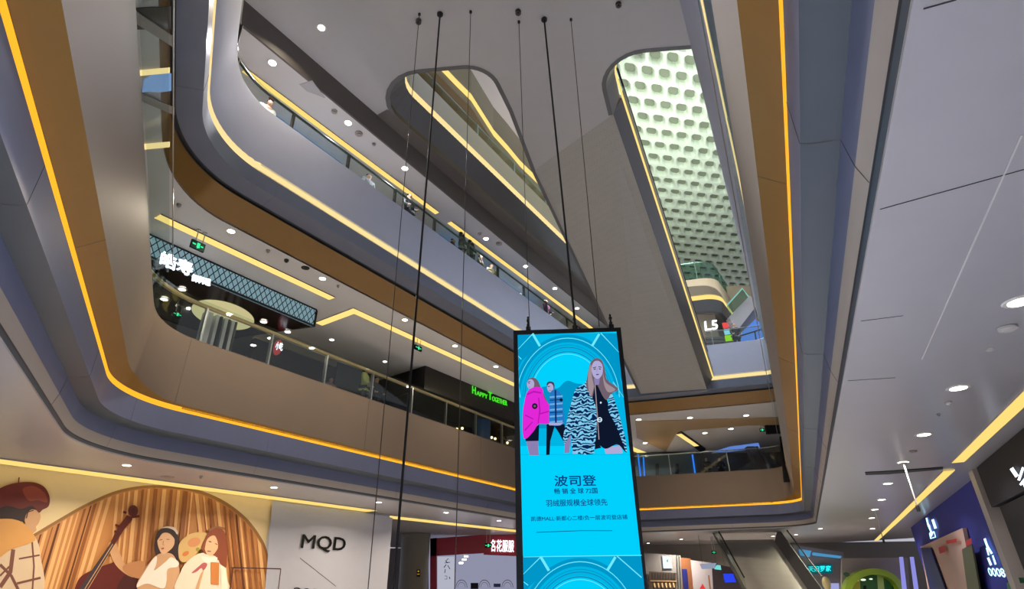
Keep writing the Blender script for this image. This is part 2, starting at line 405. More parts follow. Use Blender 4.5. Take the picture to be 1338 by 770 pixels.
# first floor ceiling: left/back strip in two runs, right strip
A0, A1 = atz(-60, 590, 2.78), atz(494, 666.5, 2.78)
cove('trim_6', [(A1.x, A1.y, 0), (A0.x, A0.y, 0)], False, .0, .60, 2.78, e_cove, m_warm)
A0, A1 = atz(500, 672, 2.78), atz(675, 692, 2.78); A1 = A1+(A1-A0)*.4
cove('trim_7', [(A1.x, A1.y, 0), (A0.x, A0.y, 0)], False, .0, .75, 2.78, e_cove, m_warm)
for k, (y0, y1) in enumerate(((2, 15.2), (16.4, 44))):
    cove('trim_%d' % (8+k), linepath(25.8, 3.50, y0, y1), False, 0, .27, 2.78, e_cove, m_warm)
# second floor ceiling
q0, q1, q2 = atz(462, 402, 7.85), atz(438, 388, 7.85), atz(210, 279, 7.85)
cove('trim_10', [(q1.x, q1.y, 0), (q2.x, q2.y, 0)], False, 0, .26, 7.85, e_warm, m_dkmet)
a, b, c_ = atz(412, 421, 7.85), atz(462, 402, 7.85), atz(690, 508, 7.85)
cove('trim_11', [(c_.x, c_.y, 0), (b.x, b.y, 0), (a.x, a.y, 0)], False, 0, .28, 7.85, e_warm, m_warm)
# third floor ceiling
a, b = atz(322, 88.5, 12.85), atz(574, 277, 12.85)
cove('trim_12', [(b.x, b.y, 0), (a.x, a.y, 0)], False, 0, .20, 12.85, e_cove, m_brownband)
a, b = atz(590, 289, 12.85), atz(775, 428, 12.85)
cove('trim_13', [(b.x, b.y, 0), (a.x, a.y, 0)], False, 0, .20, 12.85, e_cove, m_brownband)

# ---------------------------------------------------------------- walls round the galleries
def wall(name, a, b, z0, z1, mat, th=.15):
    a, b = Vector((a[0], a[1], 0)), Vector((b[0], b[1], 0)); d = (b-a).normalized(); n = Vector((d.y, -d.x, 0))*th
    bm = bmesh.new(); slab(bm, [a+Vector((0, 0, z0+EYE)), b+Vector((0, 0, z0+EYE)), b+Vector((0, 0, z1+EYE)), a+Vector((0, 0, z1+EYE))], n)
    return fin(name, bm, mat, kind='structure')
def lineB(off, y): return ((-off+.53*y)/.848, y)
m_wall2 = M('second_floor_back_wall', (96, 84, 76), .5); m_wall3 = M('third_floor_back_wall', (120, 132, 150), .5)
wall('wall_left', (-20, 4), (-13.6, 10.5), -1.6, 2.78, m_wall)
wall('wall_left_2', lineB(20.6, 3), lineB(20.6, 46), 5.45, 7.85, m_wall2)
wall('wall_left_3', lineB(16.4, 0), lineB(16.4, 40), 10.45, 12.85, m_wall3)
wall('wall_left_4', lineB(15.6, 0), lineB(15.6, 44), 14.9, 17.85, m_wall2)
wall('wall_back', (-14, 44), (30, 46), -1.6, 2.78, m_wall)
wall('wall_back_2', (-4, 38.6), (26, 38.6), 5.45, 7.85, m_wall2)
wall('wall_back_3', (5.2, 28.42), (11.0, 28.42), 10.45, 13.2, m_olive)
wall('wall_back_4', (11.0, 30.5), (24, 30.5), 10.45, 16.0, m_olive)

# ---------------------------------------------------------------- glass balustrades
def railing(label, path, closed, p, z0, z1, zr, step, post_m, rail_m, glass=m_glass, sel=None, posts=True, rr=.03):
    idx = list(range(len(path))) if sel is None else [i for i in range(len(path)) if sel(path[i])]
    sub = [path[i] for i in idx]; cl = closed and sel is None
    c = Vector((sub[0][0], sub[0][1], z0+EYE))
    t = thing('glass_railing', label, 'railing', c)
    bm = bmesh.new(); sweep(bm, sub, cl, [(p, z0, 0), (p, z1, 0), (p+.015, z1, 0), (p+.015, z0, 0), (p, z0, 0)]); into(fin('glass_panel', bm, glass), t)
    nm = normals(sub, cl); pts = [off_pt(sub, nm, i, p-.06 if p < 0 else p+.06, zr) for i in range(len(sub))]
    bm = bmesh.new(); tube(bm, pts, rr, 8); into(fin('handrail', bm, rail_m, smooth=True), t)
    if posts:
        proto = None
        for q, d in resample(sub, cl, step, p+.06 if p > 0 else p-.06):
            if proto is None:
                bm = bmesh.new(); box(bm, (0, 0, (zr-z0)/2), (.05, .10, zr-z0)); box(bm, (0, 0, .03), (.11, .16, .05)); box(bm, (0, .0, zr-z0-.06), (.07, .03, .1))
                o = fin('post', bm, post_m); proto = o
            else: o = proto.copy(); COL.objects.link(o)
            o.location = (q.x, q.y, z0+EYE); o.rotation_euler = (0, 0, math.atan2(d.y, d.x)); into(o, t)
    return t
selL = lambda q: True
NP = len(P2)
# second floor: back-left run, left run, right run, far run
def sub2(i0, i1): return [P2[i % NP] for i in range(i0, i1)]
def sub3(i0, i1): return [P3[i % NP] for i in range(i0, i1)]
K = 15
mid = K*3+K//2
railing('champagne handrail and glass balustrade above the brown second-floor parapet, left of the hanging screen', P2[K*2+9:mid+4], False, .06, 5.6, 6.9, 6.78, 2.05, m_steel, m_champ, rr=.06)
railing('tall frameless glass balustrade above the taupe parapet at the far left', P2[mid+3:K*4+8], False, -.42, 5.75, 6.93, 6.94, 9.0, m_steel, m_steel, posts=False, rr=.012)
railing('frameless glass balustrade above the bronze parapet on the right side', P2[0:K+7], False, -.40, 5.75, 7.0, 7.02, 9.0, m_steel, m_steel, posts=False, rr=.012)
railing('glass balustrade over the bronze parapet at the far end, right of the screen', P2[K+6:K*2+9], False, .06, 5.6, 6.95, 6.95, 3.2, m_steel, m_steel, rr=.03)
# third floor
railing('glass balustrade with dark handrail and dark posts above the pale third-floor parapet', P3[K*2+9:K*3+K//2+5], False, .08, 10.6, 11.42, 11.36, 1.95, m_dkmet, m_dkmet, rr=.035)
railing('short glass balustrade on the pale parapet at the top left', P3[K*3+K//2+5:K*4+8], False, -.2, 10.7, 11.42, 11.44, 2.5, m_dkmet, m_steel, rr=.02)
railing('glass balustrade over the far third-floor parapet below the L5 sign', [(12.3, 25.94, 0), (9.75, 26.69, 0)], False, .08, 10.6, 11.5, 11.5, 2.4, m_steel, m_dkmet, rr=.025)
# fourth and fifth floors, seen through the rounded opening
railing('glass balustrade on the olive fourth-floor parapet inside the rounded opening', B4[:-1], False, .05, 15.0, 15.75, 15.75, 2.6, m_steel, m_steel, rr=.025)
railing('glass balustrade around the rounded far landing under the coffered ceiling', PF[::-1], False, .08, 15.15, 16.3, 16.3, 2.6, m_steel, m_steel, glass=m_glass2, rr=.03)

# ---------------------------------------------------------------- the large escalator from third to fourth floor
E1, E2, F1, F2 = [Vector(p) for p in ((.8, 16.35, 13.4+EYE), (3.3, 13.6, 13.4+EYE), (6.4, 28.1, 8.46+EYE), (9.4, 26.95, 8.46+EYE))]
esc = thing('escalator', 'large escalator with a pale perforated soffit rising between the two ceiling openings', 'escalator', F1)
bm = bmesh.new(); UPH = Vector((0, 0, .05)); slab(bm, [E1, E2, F2, F1], UPH); o = into(fin('perforated_soffit', bm, m_perf), esc)
edn = (E2-E1).normalized()*.13; bm = bmesh.new(); slab(bm, [E1+Vector((0, 0, -.012)), E1+edn+Vector((0, 0, -.012)), F1+edn+Vector((0, 0, -.012)), F1+Vector((0, 0, -.012))], (0, 0, .01)); into(fin('edge_trim', bm, m_rim), esc)
bm = bmesh.new(); sR = Vector((.32, -.14, .55)); slab(bm, [E2+Vector((0, 0, .05)), F2+Vector((0, 0, .05)), F2+sR, E2+sR], (-.05, 0, .02)); into(fin('side_panel', bm, m_rim), esc)
bm = bmesh.new(); sL = Vector((-.06, .03, .6)); slab(bm, [E1+Vector((0, 0, .05)), F1+Vector((0, 0, .05)), F1+sL, E1+sL], (.05, 0, .02)); into(fin('side_panel', bm, m_rim), esc)
bm = bmesh.new()
top = atz(793, 94, 14.0); cor = atz(806, 122, 14.0); g0 = E2+sR; g1 = F2+sR
tube(bm, rim_top[7:0:-1]+[g0+Vector((.03, 0, .03)), g1+Vector((.03, 0, .03))], .035, 6); into(fin('light_strip', bm, e_warm), esc)
bm = bmesh.new()
for A_, B_ in ((E2+sR, F2+sR), (E1+sL, F1+sL)):
    slab(bm, [A_+Vector((0, 0, .04)), B_+Vector((0, 0, .04)), B_+Vector((.08, 0, .5)), A_+Vector((.08, 0, .5))], (.02, 0, 0))
into(fin('skirt_panel', bm, m_olive), esc)
for A_, B_ in ((E2+sR, F2+sR), (E1+sL, F1+sL)):
    bm = bmesh.new(); slab(bm, [A_+Vector((-.02, 0, .55)), B_+Vector((-.02, 0, .55)), B_+Vector((-.02, 0, 1.35)), A_+Vector((-.02, 0, 1.35))], (.015, 0, 0)); into(fin('glass_balustrade', bm, m_glass), esc)
    bm = bmesh.new(); tube(bm, [A_+Vector((-.02, 0, 1.38)), B_+Vector((-.02, 0, 1.38))], .04, 8); into(fin('handrail', bm, m_blackm), esc)
bm = bmesh.new(); n = 40
for k in range(n):                                                       # the steps between the balustrades
    c = (E1+E2)/2+((F1+F2)/2-(E1+E2)/2)*((k+.5)/n); box(bm, c+Vector((0, 0, .35)), (2.4, .34, .12), -.42)
into(fin('steps', bm, m_steel), esc)

# ---------------------------------------------------------------- hanging cables
def cable(label, a, b, r, mat, group=None):
    bm = bmesh.new(); c = Vector(b)
    o = thing('suspension_cable', label, 'cable', a, group)
    bm = bmesh.new(); tube(bm, [a, b], r, 8); into(fin('wire', bm, mat), o)
    bm = bmesh.new(); disc(bm, Vector(a)-Vector((0, 0, .05)), r*3+.012, .05, 12); into(fin('ceiling_anchor', bm, m_blackm), o)
    return o
SCR = Plane((.04, 1, 0), 9.95)
def vert(px, py, y2, z=13.38):
    a = atz(px, py, z); return a, Vector((a.x, a.y, y2+EYE))
TOPZ = SCR.at(672, 432).z-EYE
for px, py, foot, lb in ((548, 18, -1.55, 'thinnest steel cable at the left end, hanging left of the thick black cable'), (615, 15, -1.55, 'thin steel cable hanging right of the thick black cable, well left of the screen'),
                         (678, 28, TOPZ, 'thin steel cable holding the top left corner of the bright screen'), (746, 25, TOPZ, 'thin steel cable holding the top right corner of the bright screen')):
    a, b = vert(px, py, foot)
    if foot == TOPZ:
        b = SCR.at(692 if px == 678 else 783, 430 if px == 678 else 427)
    cable(lb, a, b, .008, m_dkmet)
a = atz(575, 18, 13.38); d = ray(514, 770); b = d*(a.y/d.y)+Vector((0, 0, EYE)); b = a+(b-a)*1.09; 
cable('thick black power cable falling the whole height left of the screen', a, b, .022, m_blackm)
a = atz(711, 25, 13.38); b = SCR.at(752, 430)
cable('thick black power cable reaching the middle of the screen top', a, b, .022, m_blackm)
for px, py, lb in ((677, 15, 'black ceiling bolt above the thin cable near the middle'), (808, 5, 'black ceiling bolt alone at the top right of the flat soffit'), (547, 27, 'grey round ceiling weight at the top of the leftmost thin cable')):
    p = atz(px, py, 13.38); bm = bmesh.new(); disc(bm, p-Vector((0, 0, .08)), .075, .09, 14); disc(bm, p-Vector((0, 0, .14)), .03, .08, 10)
    fin('ceiling_bolt', bm, m_dkmet, label=lb, category='bolt')

# ---------------------------------------------------------------- flat artwork helper
def smooth(pts, n=5):
    out = []; N = len(pts)
    for i in range(N):
        p0, p1, p2, p3 = [Vector(pts[(i+k) % N]) for k in (-1, 0, 1, 2)]
        for k in range(n):
            t = k/n; out.append(tuple(.5*((2*p1)+(p2-p0)*t+(2*p0-5*p1+4*p2-p3)*t*t+(3*p1-p0-3*p2+p3)*t**3)))
    return out
def ell(cx, cy, rx, ry, rot=0, n=28, a0=0, a1=360):
    c, s = math.cos(math.radians(rot)), math.sin(math.radians(rot)); out = []
    full = a1-a0 >= 360
    for k in range(n + (0 if full else 1)):
        t = math.radians(a0+(a1-a0)*k/n); x, y = rx*math.cos(t), ry*math.sin(t); out.append((cx+x*c-y*s, cy+x*s+y*c))
    return out
def band(cx, cy, r0, r1, a0, a1, sx=1, sy=1, n=30):
    return ell(cx, cy, r0*sx, r0*sy, 0, n, a0, a1)+ell(cx, cy, r1*sx, r1*sy, 0, n, a0, a1)[::-1]
def stroke(pts, w):
    P = [Vector(p) for p in pts]; L, R = [], []
    for i, p in enumerate(P):
        t = (P[min(i+1, len(P)-1)]-P[max(i-1, 0)]).normalized(); n = Vector((-t.y, t.x))
        ww = w[i] if isinstance(w, (list, tuple)) else w
        L.append(tuple(p+n*ww/2)); R.append(tuple(p-n*ww/2))
    return L+R[::-1]
class Art:
    def __init__(s, plane, base=.01, step=.0022): s.bm = bmesh.new(); s.pl = plane; s.mats = []; s.k = 0; s.base = base; s.step = step
    def add(s, pts, mat, clip=None):
        if clip: pts = cliprect(pts, clip)
        if len(pts) < 3: return
        if mat not in s.mats: s.mats.append(mat)
        mi = s.mats.index(mat); s.k += 1; lift = s.base+s.step*s.k
        ws = [s.pl.at(x, y, lift) for x, y in pts]
        tri = tessellate_polygon([[Vector((p.dot(s.pl.u), p.z, 0)) for p in ws]])
        vs = [s.bm.verts.new(p) for p in ws]
        for t in tri:
            try: s.bm.faces.new([vs[i] for i in t]).material_index = mi
            except ValueError: pass
    def done(s, name, parent):
        me = bpy.data.meshes.new(name); s.bm.to_mesh(me); s.bm.free(); return into(link(name, me, s.mats), parent)
def cliprect(pts, r):
    x0, y0, x1, y1 = r
    for ax, v, sg in ((0, x0, 1), (0, x1, -1), (1, y0, 1), (1, y1, -1)):
        out = []
        for i in range(len(pts)):
            a, b = pts[i-1], pts[i]; ia, ib = sg*(a[ax]-v) >= 0, sg*(b[ax]-v) >= 0
            if ia != ib:
                t = (v-a[ax])/(b[ax]-a[ax]); out.append((a[0]+(b[0]-a[0])*t, a[1]+(b[1]-a[1])*t))
            if ib: out.append(b)
        pts = out
        if not pts: return []
    return pts
def text(name, body, plane, bl, br, tl, mat, parent=None, lift=.03, depth=.0, bold=0.0, **props):
    cu = bpy.data.curves.new('t', 'FONT'); cu.body = body; cu.resolution_u = 3
    to = bpy.data.objects.new('t', cu); COL.objects.link(to); dg = bpy.context.evaluated_depsgraph_get(); dg.update()
    me = bpy.data.meshes.new_from_object(to.evaluated_get(dg)); bpy.data.objects.remove(to)
    if bold:
        b0 = bmesh.new(); b0.from_mesh(me); g0_ = b0.verts[:]+b0.edges[:]+b0.faces[:]
        for k, (dx, dy) in enumerate(((bold, 0), (-bold, 0), (0, bold), (0, -bold))):
            r0 = bmesh.ops.duplicate(b0, geom=g0_); bmesh.ops.translate(b0, verts=[v for v in r0['geom'] if isinstance(v, bmesh.types.BMVert)], vec=(dx, dy, 0))
        b0.to_mesh(me); b0.free()
    xs = [v.co.x for v in me.vertices]; ys = [v.co.y for v in me.vertices]; x0, x1, y0, y1 = min(xs), max(xs), min(ys), max(ys)
    A, B_, C_ = plane.at(*bl, lift), plane.at(*br, lift), plane.at(*tl, lift)
    for v in me.vertices: v.co = A+(B_-A)*((v.co.x-x0)/(x1-x0))+(C_-A)*((v.co.y-y0)/(y1-y0))
    if depth:
        bm = bmesh.new(); bm.from_mesh(me); r = bmesh.ops.extrude_face_region(bm, geom=bm.faces[:])
        sg = 1 if plane.off > 0 else -1
        for e in r['geom']:
            if isinstance(e, bmesh.types.BMVert): e.co += plane.n*(sg*depth)
        bm.to_mesh(me); bm.free()
    me.materials.clear(); me.name = name
    o = link(name, me, mat, **props)
    return into(o, parent) if parent else o

# ---------------------------------------------------------------- the hanging LED screen
def SC(name, rgb, s=1.0): return E('screen_'+name, rgb, s)
cy_bg, cy_lt, cy_dk, cy_md = SC('cyan', (0, 208, 252)), SC('ice', (110, 236, 255)), SC('deep', (0, 150, 200)), SC('mid', (0, 180, 228))
cy_st = SC('steel', (20, 128, 176)); navy = SC('navy', (16, 44, 104)); nvt = SC('text_navy', (8, 62, 130)); s_mag = SC('magenta', (226, 40, 214)); s_mag2 = SC('magenta_shade', (180, 24, 176))
s_skin = SC('skin', (176, 170, 214)); s_skin2 = SC('skin_shade', (140, 128, 178)); s_hair = SC('hair', (112, 96, 110)); s_hair2 = SC('hair_light', (160, 142, 150)); s_blk = SC('black', (14, 22, 44)); s_jb = SC('jacket_blue', (38, 120, 196)); s_jb2 = SC('jacket_pale', (110, 176, 226)); s_wht = SC('white', (216, 240, 255)); s_brow = SC('brow', (70, 64, 90))
zeb = E('screen_zebra', (20, 60, 110)); nt = zeb.node_tree; em = [n for n in nt.nodes if n.type == 'EMISSION'][0]
tc = nt.nodes.new('ShaderNodeTexCoord'); wv = nt.nodes.new('ShaderNodeTexWave'); rr = nt.nodes.new('ShaderNodeValToRGB')
wv.bands_direction = 'Z'; wv.inputs['Scale'].default_value = 5.2; wv.inputs['Distortion'].default_value = 9; wv.inputs['Detail'].default_value = 1.5; wv.inputs['Detail Scale'].default_value = 1.9
rr.color_ramp.elements[0].position = .46; rr.color_ramp.elements[1].position = .54
rr.color_ramp.elements[0].color = srgb((8, 38, 84))+(1,); rr.color_ramp.elements[1].color = srgb((130, 205, 240))+(1,)
nt.links.new(tc.outputs['Object'], wv.inputs['Vector']); nt.links.new(wv.outputs['Fac'], rr.inputs[0]); nt.links.new(rr.outputs[0], em.inputs[0])
TL, TR = SCR.at(670.8, 432), SCR.at(811, 428); TR.z = TL.z = (TL.z+TR.z)/2
BZ = -.75+EYE
scr = thing('led_screen', 'tall hanging screen glowing cyan with three people in padded jackets', 'screen', ((TL.x+TR.x)/2, TL.y, BZ))
back = SCR.n*.22
TLp, TRp = SCR.at(670.8, 432), SCR.at(811, 428)
A0 = Vector((SCR.at(675, 770).x, SCR.at(675, 770).y, 0)); A1 = Vector((SCR.at(846.5, 770).x, SCR.at(846.5, 770).y, 0))
def bot(p, q, z): return p+(q-p)*((p.z-z)/(p.z-q.z))
oL0, oR0 = SCR.at(675, 770), SCR.at(846.5, 770)
BL, BR = bot(TLp, oL0, BZ), bot(TRp, oR0, BZ)
bm = bmesh.new(); slab(bm, [TLp, TRp, BR, BL], back); into(fin('housing', bm, m_blackm), scr)
iTL, iTR = (676.4, 437.5), (805.6, 433.2)
def sx(x0t, x0b, y): return x0t+(x0b-x0t)*(y-435)/(770-435)
def Lx(y): return sx(676.4, 684.3, y)
def Rx(y): return sx(805.8, 842.2, y)
bm = bmesh.new()
for a, b, c_, d_ in (((670.8, 432), (811, 428), iTR, iTL),):
    slab(bm, [SCR.at(*a, .02), SCR.at(*b, .02), SCR.at(*c_, .02), SCR.at(*d_, .02)], (0, .04, 0))
yb = 815
slab(bm, [SCR.at(670.8, 432, .02), SCR.at(*iTL, .02), SCR.at(Lx(yb), yb, .02), SCR.at(675.8, yb, .02)], (0, .04, 0))
slab(bm, [SCR.at(*iTR, .02), SCR.at(811, 428, .02), SCR.at(851, yb, .02), SCR.at(Rx(yb), yb, .02)], (0, .04, 0))
into(fin('bezel', bm, m_blackm), scr)
for t in (.14, .58, .92):
    bm = bmesh.new(); p = TLp.lerp(TRp, t)+SCR.n*.1; box(bm, p+Vector((0, 0, .05)), (.09, .07, .1)); tube(bm, [p, p+Vector((0, 0, .32))], .02, 8)
    for h in (.14, .24): box(bm, p+Vector((0, 0, h)), (.06, .05, .03))
    into(fin('hanging_bracket', bm, m_blackm), scr)
A = Art(SCR, .004, .0016); YB = 812
clip = None
A.add([iTL, iTR, (Rx(YB), YB), (Lx(YB), YB)], cy_bg)
def scene_pic(ox, oy, k, ymax):
    def T(pts): return [(ox+(x-741)*k*(1+.0009*(y-436)), oy+(y-436)*k) for x, y in pts]
    def add(pts, mt):
        p = cliprect(T(pts), (0, oy, 2000, ymax))
        out = [(min(max(x, Lx(y)), Rx(y)), y) for x, y in p]
        A.add(out, mt)
    add([(660, 436), (830, 436), (830, 595), (660, 595)], cy_md)
    add([(660, 436), (697, 436), (706, 451), (684, 472), (660, 482)], cy_dk); add([(781, 436), (830, 436), (830, 500), (800, 476), (772, 451)], cy_dk)
    add(band(742, 516, 78, 68, 180, 360, .86, 1), cy_dk); add(band(742, 516, 68, 57, 175, 365, .86, 1), cy_md)
    add(ell(742, 516, 49, 57, 0, 40), cy_bg)
    for r, wd, mt in ((75, 1.0, cy_lt), (66, .9, cy_dk), (63, 1.0, cy_st), (57.5, 1.4, cy_st), (54, .7, cy_lt)): add(band(742, 517, r, r-wd, 178, 362, .84, 1), mt)
    for a, b in (((696, 437), (706, 453)), ((783, 437), (773, 453))): add(stroke([a, b], 3.0), cy_lt)
    for a, b in (((697, 436), (676, 457)), ((785, 436), (812, 461)), ((683, 470), (676, 466)), ((676, 505), (684, 520)), ((798, 500), (822, 520))): add(stroke([a, b], 1.2), cy_lt)
scene_pic(741, 435.5, 1.0, 594.5)
A.add(smooth([(700, 514), (715, 505), (728, 508), (740, 498), (752, 501), (764, 505), (780, 530), (780, 560), (700, 560)], 4), cy_dk)
A.add([(Lx(560), 560), (Rx(560), 560), (Rx(594), 594), (Lx(594), 594)], cy_md); A.add([(Lx(583), 583), (Rx(583), 583), (Rx(594), 594), (Lx(594), 594)], cy_bg)
cA = lambda pts: [(670+x/5.5, 460+y/5.5) for x, y in pts]
cB = lambda pts: [(735+x/5.5, 460+y/5.5) for x, y in pts]
# woman in the magenta jacket
A.add(cA([(95, 635), (120, 742), (188, 745), (180, 640)]), s_skin2)
A.add(cA(smooth([(108, 205), (140, 185), (175, 200), (200, 250), (240, 340), (262, 390), (225, 370), (190, 300), (120, 270)])), s_hair)
A.add(cA(ell(128, 232, 27, 36)), s_skin); A.add(cA([(108, 214), (126, 211), (126, 217), (108, 220)]), s_brow); A.add(cA([(112, 224), (122, 223), (122, 229), (112, 229)]), s_brow); A.add(cA([(112, 252), (126, 251), (124, 256), (113, 257)]), s_skin2)
A.add(cA([(88, 600), (190, 520), (186, 640), (92, 642)]), s_blk)
A.add(cA(smooth([(103, 290), (150, 255), (210, 262), (225, 330), (270, 400), (278, 500), (240, 518), (185, 520), (150, 570), (95, 625), (72, 590), (72, 440), (82, 370)])), s_mag)
for pts in ([(100, 300), (150, 280), (205, 290), (205, 300), (150, 292), (103, 312)], [(190, 330), (200, 420), (185, 515), (178, 515), (190, 420), (182, 332)], [(195, 440), (272, 420), (274, 428), (196, 450)], [(90, 450), (150, 480), (150, 488), (88, 460)], [(84, 560), (140, 500), (144, 506), (90, 570)]): A.add(cA(pts), s_mag2)
A.add(cA(ell(158, 390, 20, 21)), s_blk); A.add(cA(ell(158, 390, 9, 9)), s_hair)
# person in the blue checked jacket
A.add(cA([(243, 520), (305, 520), (270, 640), (265, 740), (240, 742), (242, 620)]), s_blk); A.add(cA([(290, 520), (372, 520), (384, 640), (378, 670), (330, 580)]), s_blk)
A.add(cA(smooth([(245, 225), (265, 212), (295, 222), (300, 260), (285, 268), (248, 250)])), s_brow); A.add(cA(ell(270, 258, 23, 32)), s_skin)
A.add(cA([(252, 247), (268, 244), (268, 250), (252, 253)]), s_brow); A.add(cA([(258, 276), (276, 273), (274, 279), (260, 281)]), s_skin2)
A.add(cA(smooth([(268, 300), (300, 270), (345, 300), (362, 400), (365, 515), (268, 520), (262, 400)])), s_jb)
for yy in (320, 372, 412, 460, 500): A.add(cA([(266, yy), (358, yy-8), (358, yy+4), (266, yy+12)]), s_jb2)
for yy in (345, 435): A.add(cA([(266, yy), (358, yy-6), (358, yy), (266, yy+6)]), navy)
A.add(cA([(300, 275), (312, 272), (316, 515), (304, 516)]), navy); A.add(cA(ell(348, 345, 12, 12)), s_blk); A.add(cA([(258, 512), (365, 508), (340, 528), (262, 528)]), s_skin)
# woman in the zebra coat
A.add(cB([(20, 600), (60, 590), (50, 725), (12, 728)]), s_skin2); A.add(cB([(70, 640), (160, 690), (165, 732), (75, 732)]), s_skin); A.add(cB([(300, 690), (420, 670), (432, 728), (310, 732)]), s_skin)
A.add(cB(smooth([(200, 240), (245, 225), (300, 300), (370, 480), (440, 620), (455, 720), (395, 665), (310, 697), (250, 660), (235, 700), (225, 450)])), s_blk)
A.add(cB([(245, 640), (262, 655), (278, 690), (232, 700), (232, 690)]), s_blk)
A.add(cB(smooth([(150, 235), (190, 200), (215, 330), (240, 400), (245, 560), (228, 690), (215, 735), (80, 720), (60, 600), (18, 660), (5, 610), (30, 500), (62, 370), (95, 270)])), zeb)
A.add(cB(smooth([(335, 330), (350, 290), (385, 380), (420, 500), (455, 640), (460, 725), (420, 620), (380, 520), (330, 420)])), zeb)
A.add(cB(smooth([(190, 110), (215, 60), (250, 45), (285, 65), (305, 130), (320, 200), (400, 265), (350, 300), (320, 345), (290, 320), (240, 230), (215, 325), (190, 290), (170, 240)])), s_hair)
A.add(cB(smooth([(190, 120), (205, 90), (212, 180), (225, 250), (205, 320), (188, 280), (182, 180)])), s_hair2); A.add(cB(smooth([(290, 150), (312, 220), (380, 270), (330, 290), (300, 240)])), s_hair2)
A.add(cB([(226, 190), (268, 190), (262, 235), (232, 240)]), s_skin2); A.add(cB(smooth([(208, 120), (225, 72), (262, 66), (288, 100), (286, 160), (255, 195), (222, 175)])), s_skin)
for p in ([(218, 112), (242, 106), (242, 112), (218, 118)], [(258, 104), (280, 108), (280, 114), (258, 110)], [(222, 122), (240, 119), (238, 127), (224, 128)], [(260, 118), (277, 121), (275, 127), (262, 126)], [(240, 160), (264, 158), (256, 167), (244, 167)]): A.add(cB(p), s_brow)
A.add(cB(stroke([(250, 115), (246, 140), (253, 145)], 3)), s_skin2)
A.add(cB(stroke([(234, 240), (246, 400), (262, 630)], 7)), s_hair2); A.add(cB(band(267, 488, 18, 11, 0, 359.9)), s_wht); A.add(cB(stroke([(246, 486), (285, 490)], 6)), s_wht); A.add(cB(ell(275, 365, 6, 7)), s_wht)
scene_pic(757, 727, 1.12, YB)
A.add([(701, 695.5), (760, 693.3), (760, 694.1), (701, 696.4)], nvt); A.add([(760, 693.3), (800, 693.4), (800, 694.2), (760, 694.1)], nvt)
A.add([(684, 727.6), (838.4, 725.4), (838.6, 726.3), (684, 728.5)], cy_lt)
A.done('picture', scr)
for nm_, body, bl, br, tl, bo in (('headline', '波司登', (724.5, 636), (779.5, 635.2), (724, 621.6), .018), ('tagline', '畅 销 全 球 72国', (724.5, 646), (781, 645), (724, 638.4), .02),
                             ('slogan', '羽绒服规模全球领先', (713.5, 662.3), (794, 660.8), (713, 653.3), .012), ('address_line', '凯德MALL·新都心二楼/负一层波司登店铺', (694, 681.6), (820, 678.9), (693.8, 675.2), .012)):
    text(nm_, body, SCR, bl, br, tl, nvt, scr, lift=.13, bold=bo)

# ---------------------------------------------------------------- the large poster hoarding (left)
PP = Plane(nrm(31.9), -(6.181*2.78)+.05)
def C(name, rgb, r=.55): return M('print_'+name, rgb, r, 0, .03)
pw_L, pw_J, pw_R = PP.at(-75, 600), PP.at(357, 660), PP.at(508, 690)
hd = thing('poster_hoarding', 'wide hoarding printed with children before a curtained arch and a white brand panel', 'poster', (pw_J.x, pw_J.y, 0))
bm = bmesh.new()
def wallquad(bm, a, b, z0, z1, th=.12, mi=0):
    slab(bm, [Vector((a.x, a.y, z0)), Vector((b.x, b.y, z0)), Vector((b.x, b.y, z1)), Vector((a.x, a.y, z1))], PP.n*(-th), mi)
wallquad(bm, pw_L, pw_R, 0, 2.77+EYE); into(fin('backing_board', bm, M('hoarding_white', (206, 206, 214), .5)), hd)
cP = lambda pts: [(x/3.667, 560+y/3.667) for x, y in pts]
cK = lambda pts: [(x/4.05, 580+y/4.05) for x, y in pts]
cG = lambda pts: [(150+x/6.371, 650+y/6.371) for x, y in pts]
beige, beige2, cur, cur_d, cur_l, cur_dd = C('beige', (226, 204, 158)), C('shade_beige', (180, 146, 96)), C('curtain', (196, 134, 78)), C('curtain_fold', (146, 88, 44)), C('curtain_light', (228, 176, 118)), C('curtain_deep', (92, 48, 24))
A = Art(PP, .006, .0012)
XL, YBT = -70, 800
A.add([(XL, 592), (0, 604.5), (360, 653), (357, 661), (330, 800), (XL, 800)], beige)
arch = smooth([(48, 700), (80, 681), (112, 663), (150, 646), (185, 638.5), (215, 638), (250, 642), (285, 655), (315, 676), (335, 700), (347, 725), (350, 760), (350, 800), (120, 800), (-40, 800), (-40, 740), (10, 722)], 6)
A.add([(x+(2.5 if x > 200 else -2), y-3.2) for x, y in arch], C('arch_edge', (150, 108, 62)))
A.add(arch, cur)
import itertools
def archtop(x):
    best = 800
    for (a, b), (c_, d_) in zip(arch, arch[1:]+arch[:1]):
        if min(a, c_) <= x <= max(a, c_) and abs(a-c_) > 1e-6: best = min(best, b+(d_-b)*(x-a)/(c_-a))
    return best
rnd = random.Random(3); x = 52
while x < 345:
    wv_ = rnd.uniform(2.2, 6.5); t = archtop(x)+1.5
    lean = (x-215)*.0+(-.30 if x < 150 else -.10 if x < 250 else .10)
    mt = rnd.choice([cur_d, cur_l, cur_d, cur_l, cur_dd if x < 120 or x > 290 else cur_d])
    h = 800-t
    A.add([(x, t), (x+wv_*.8, archtop(min(348, x+wv_*.8))+1.5), (x+wv_*1.0+lean*h, 800), (x+lean*h, 800)], mt)
    x += wv_+rnd.uniform(1.8, 5.5)
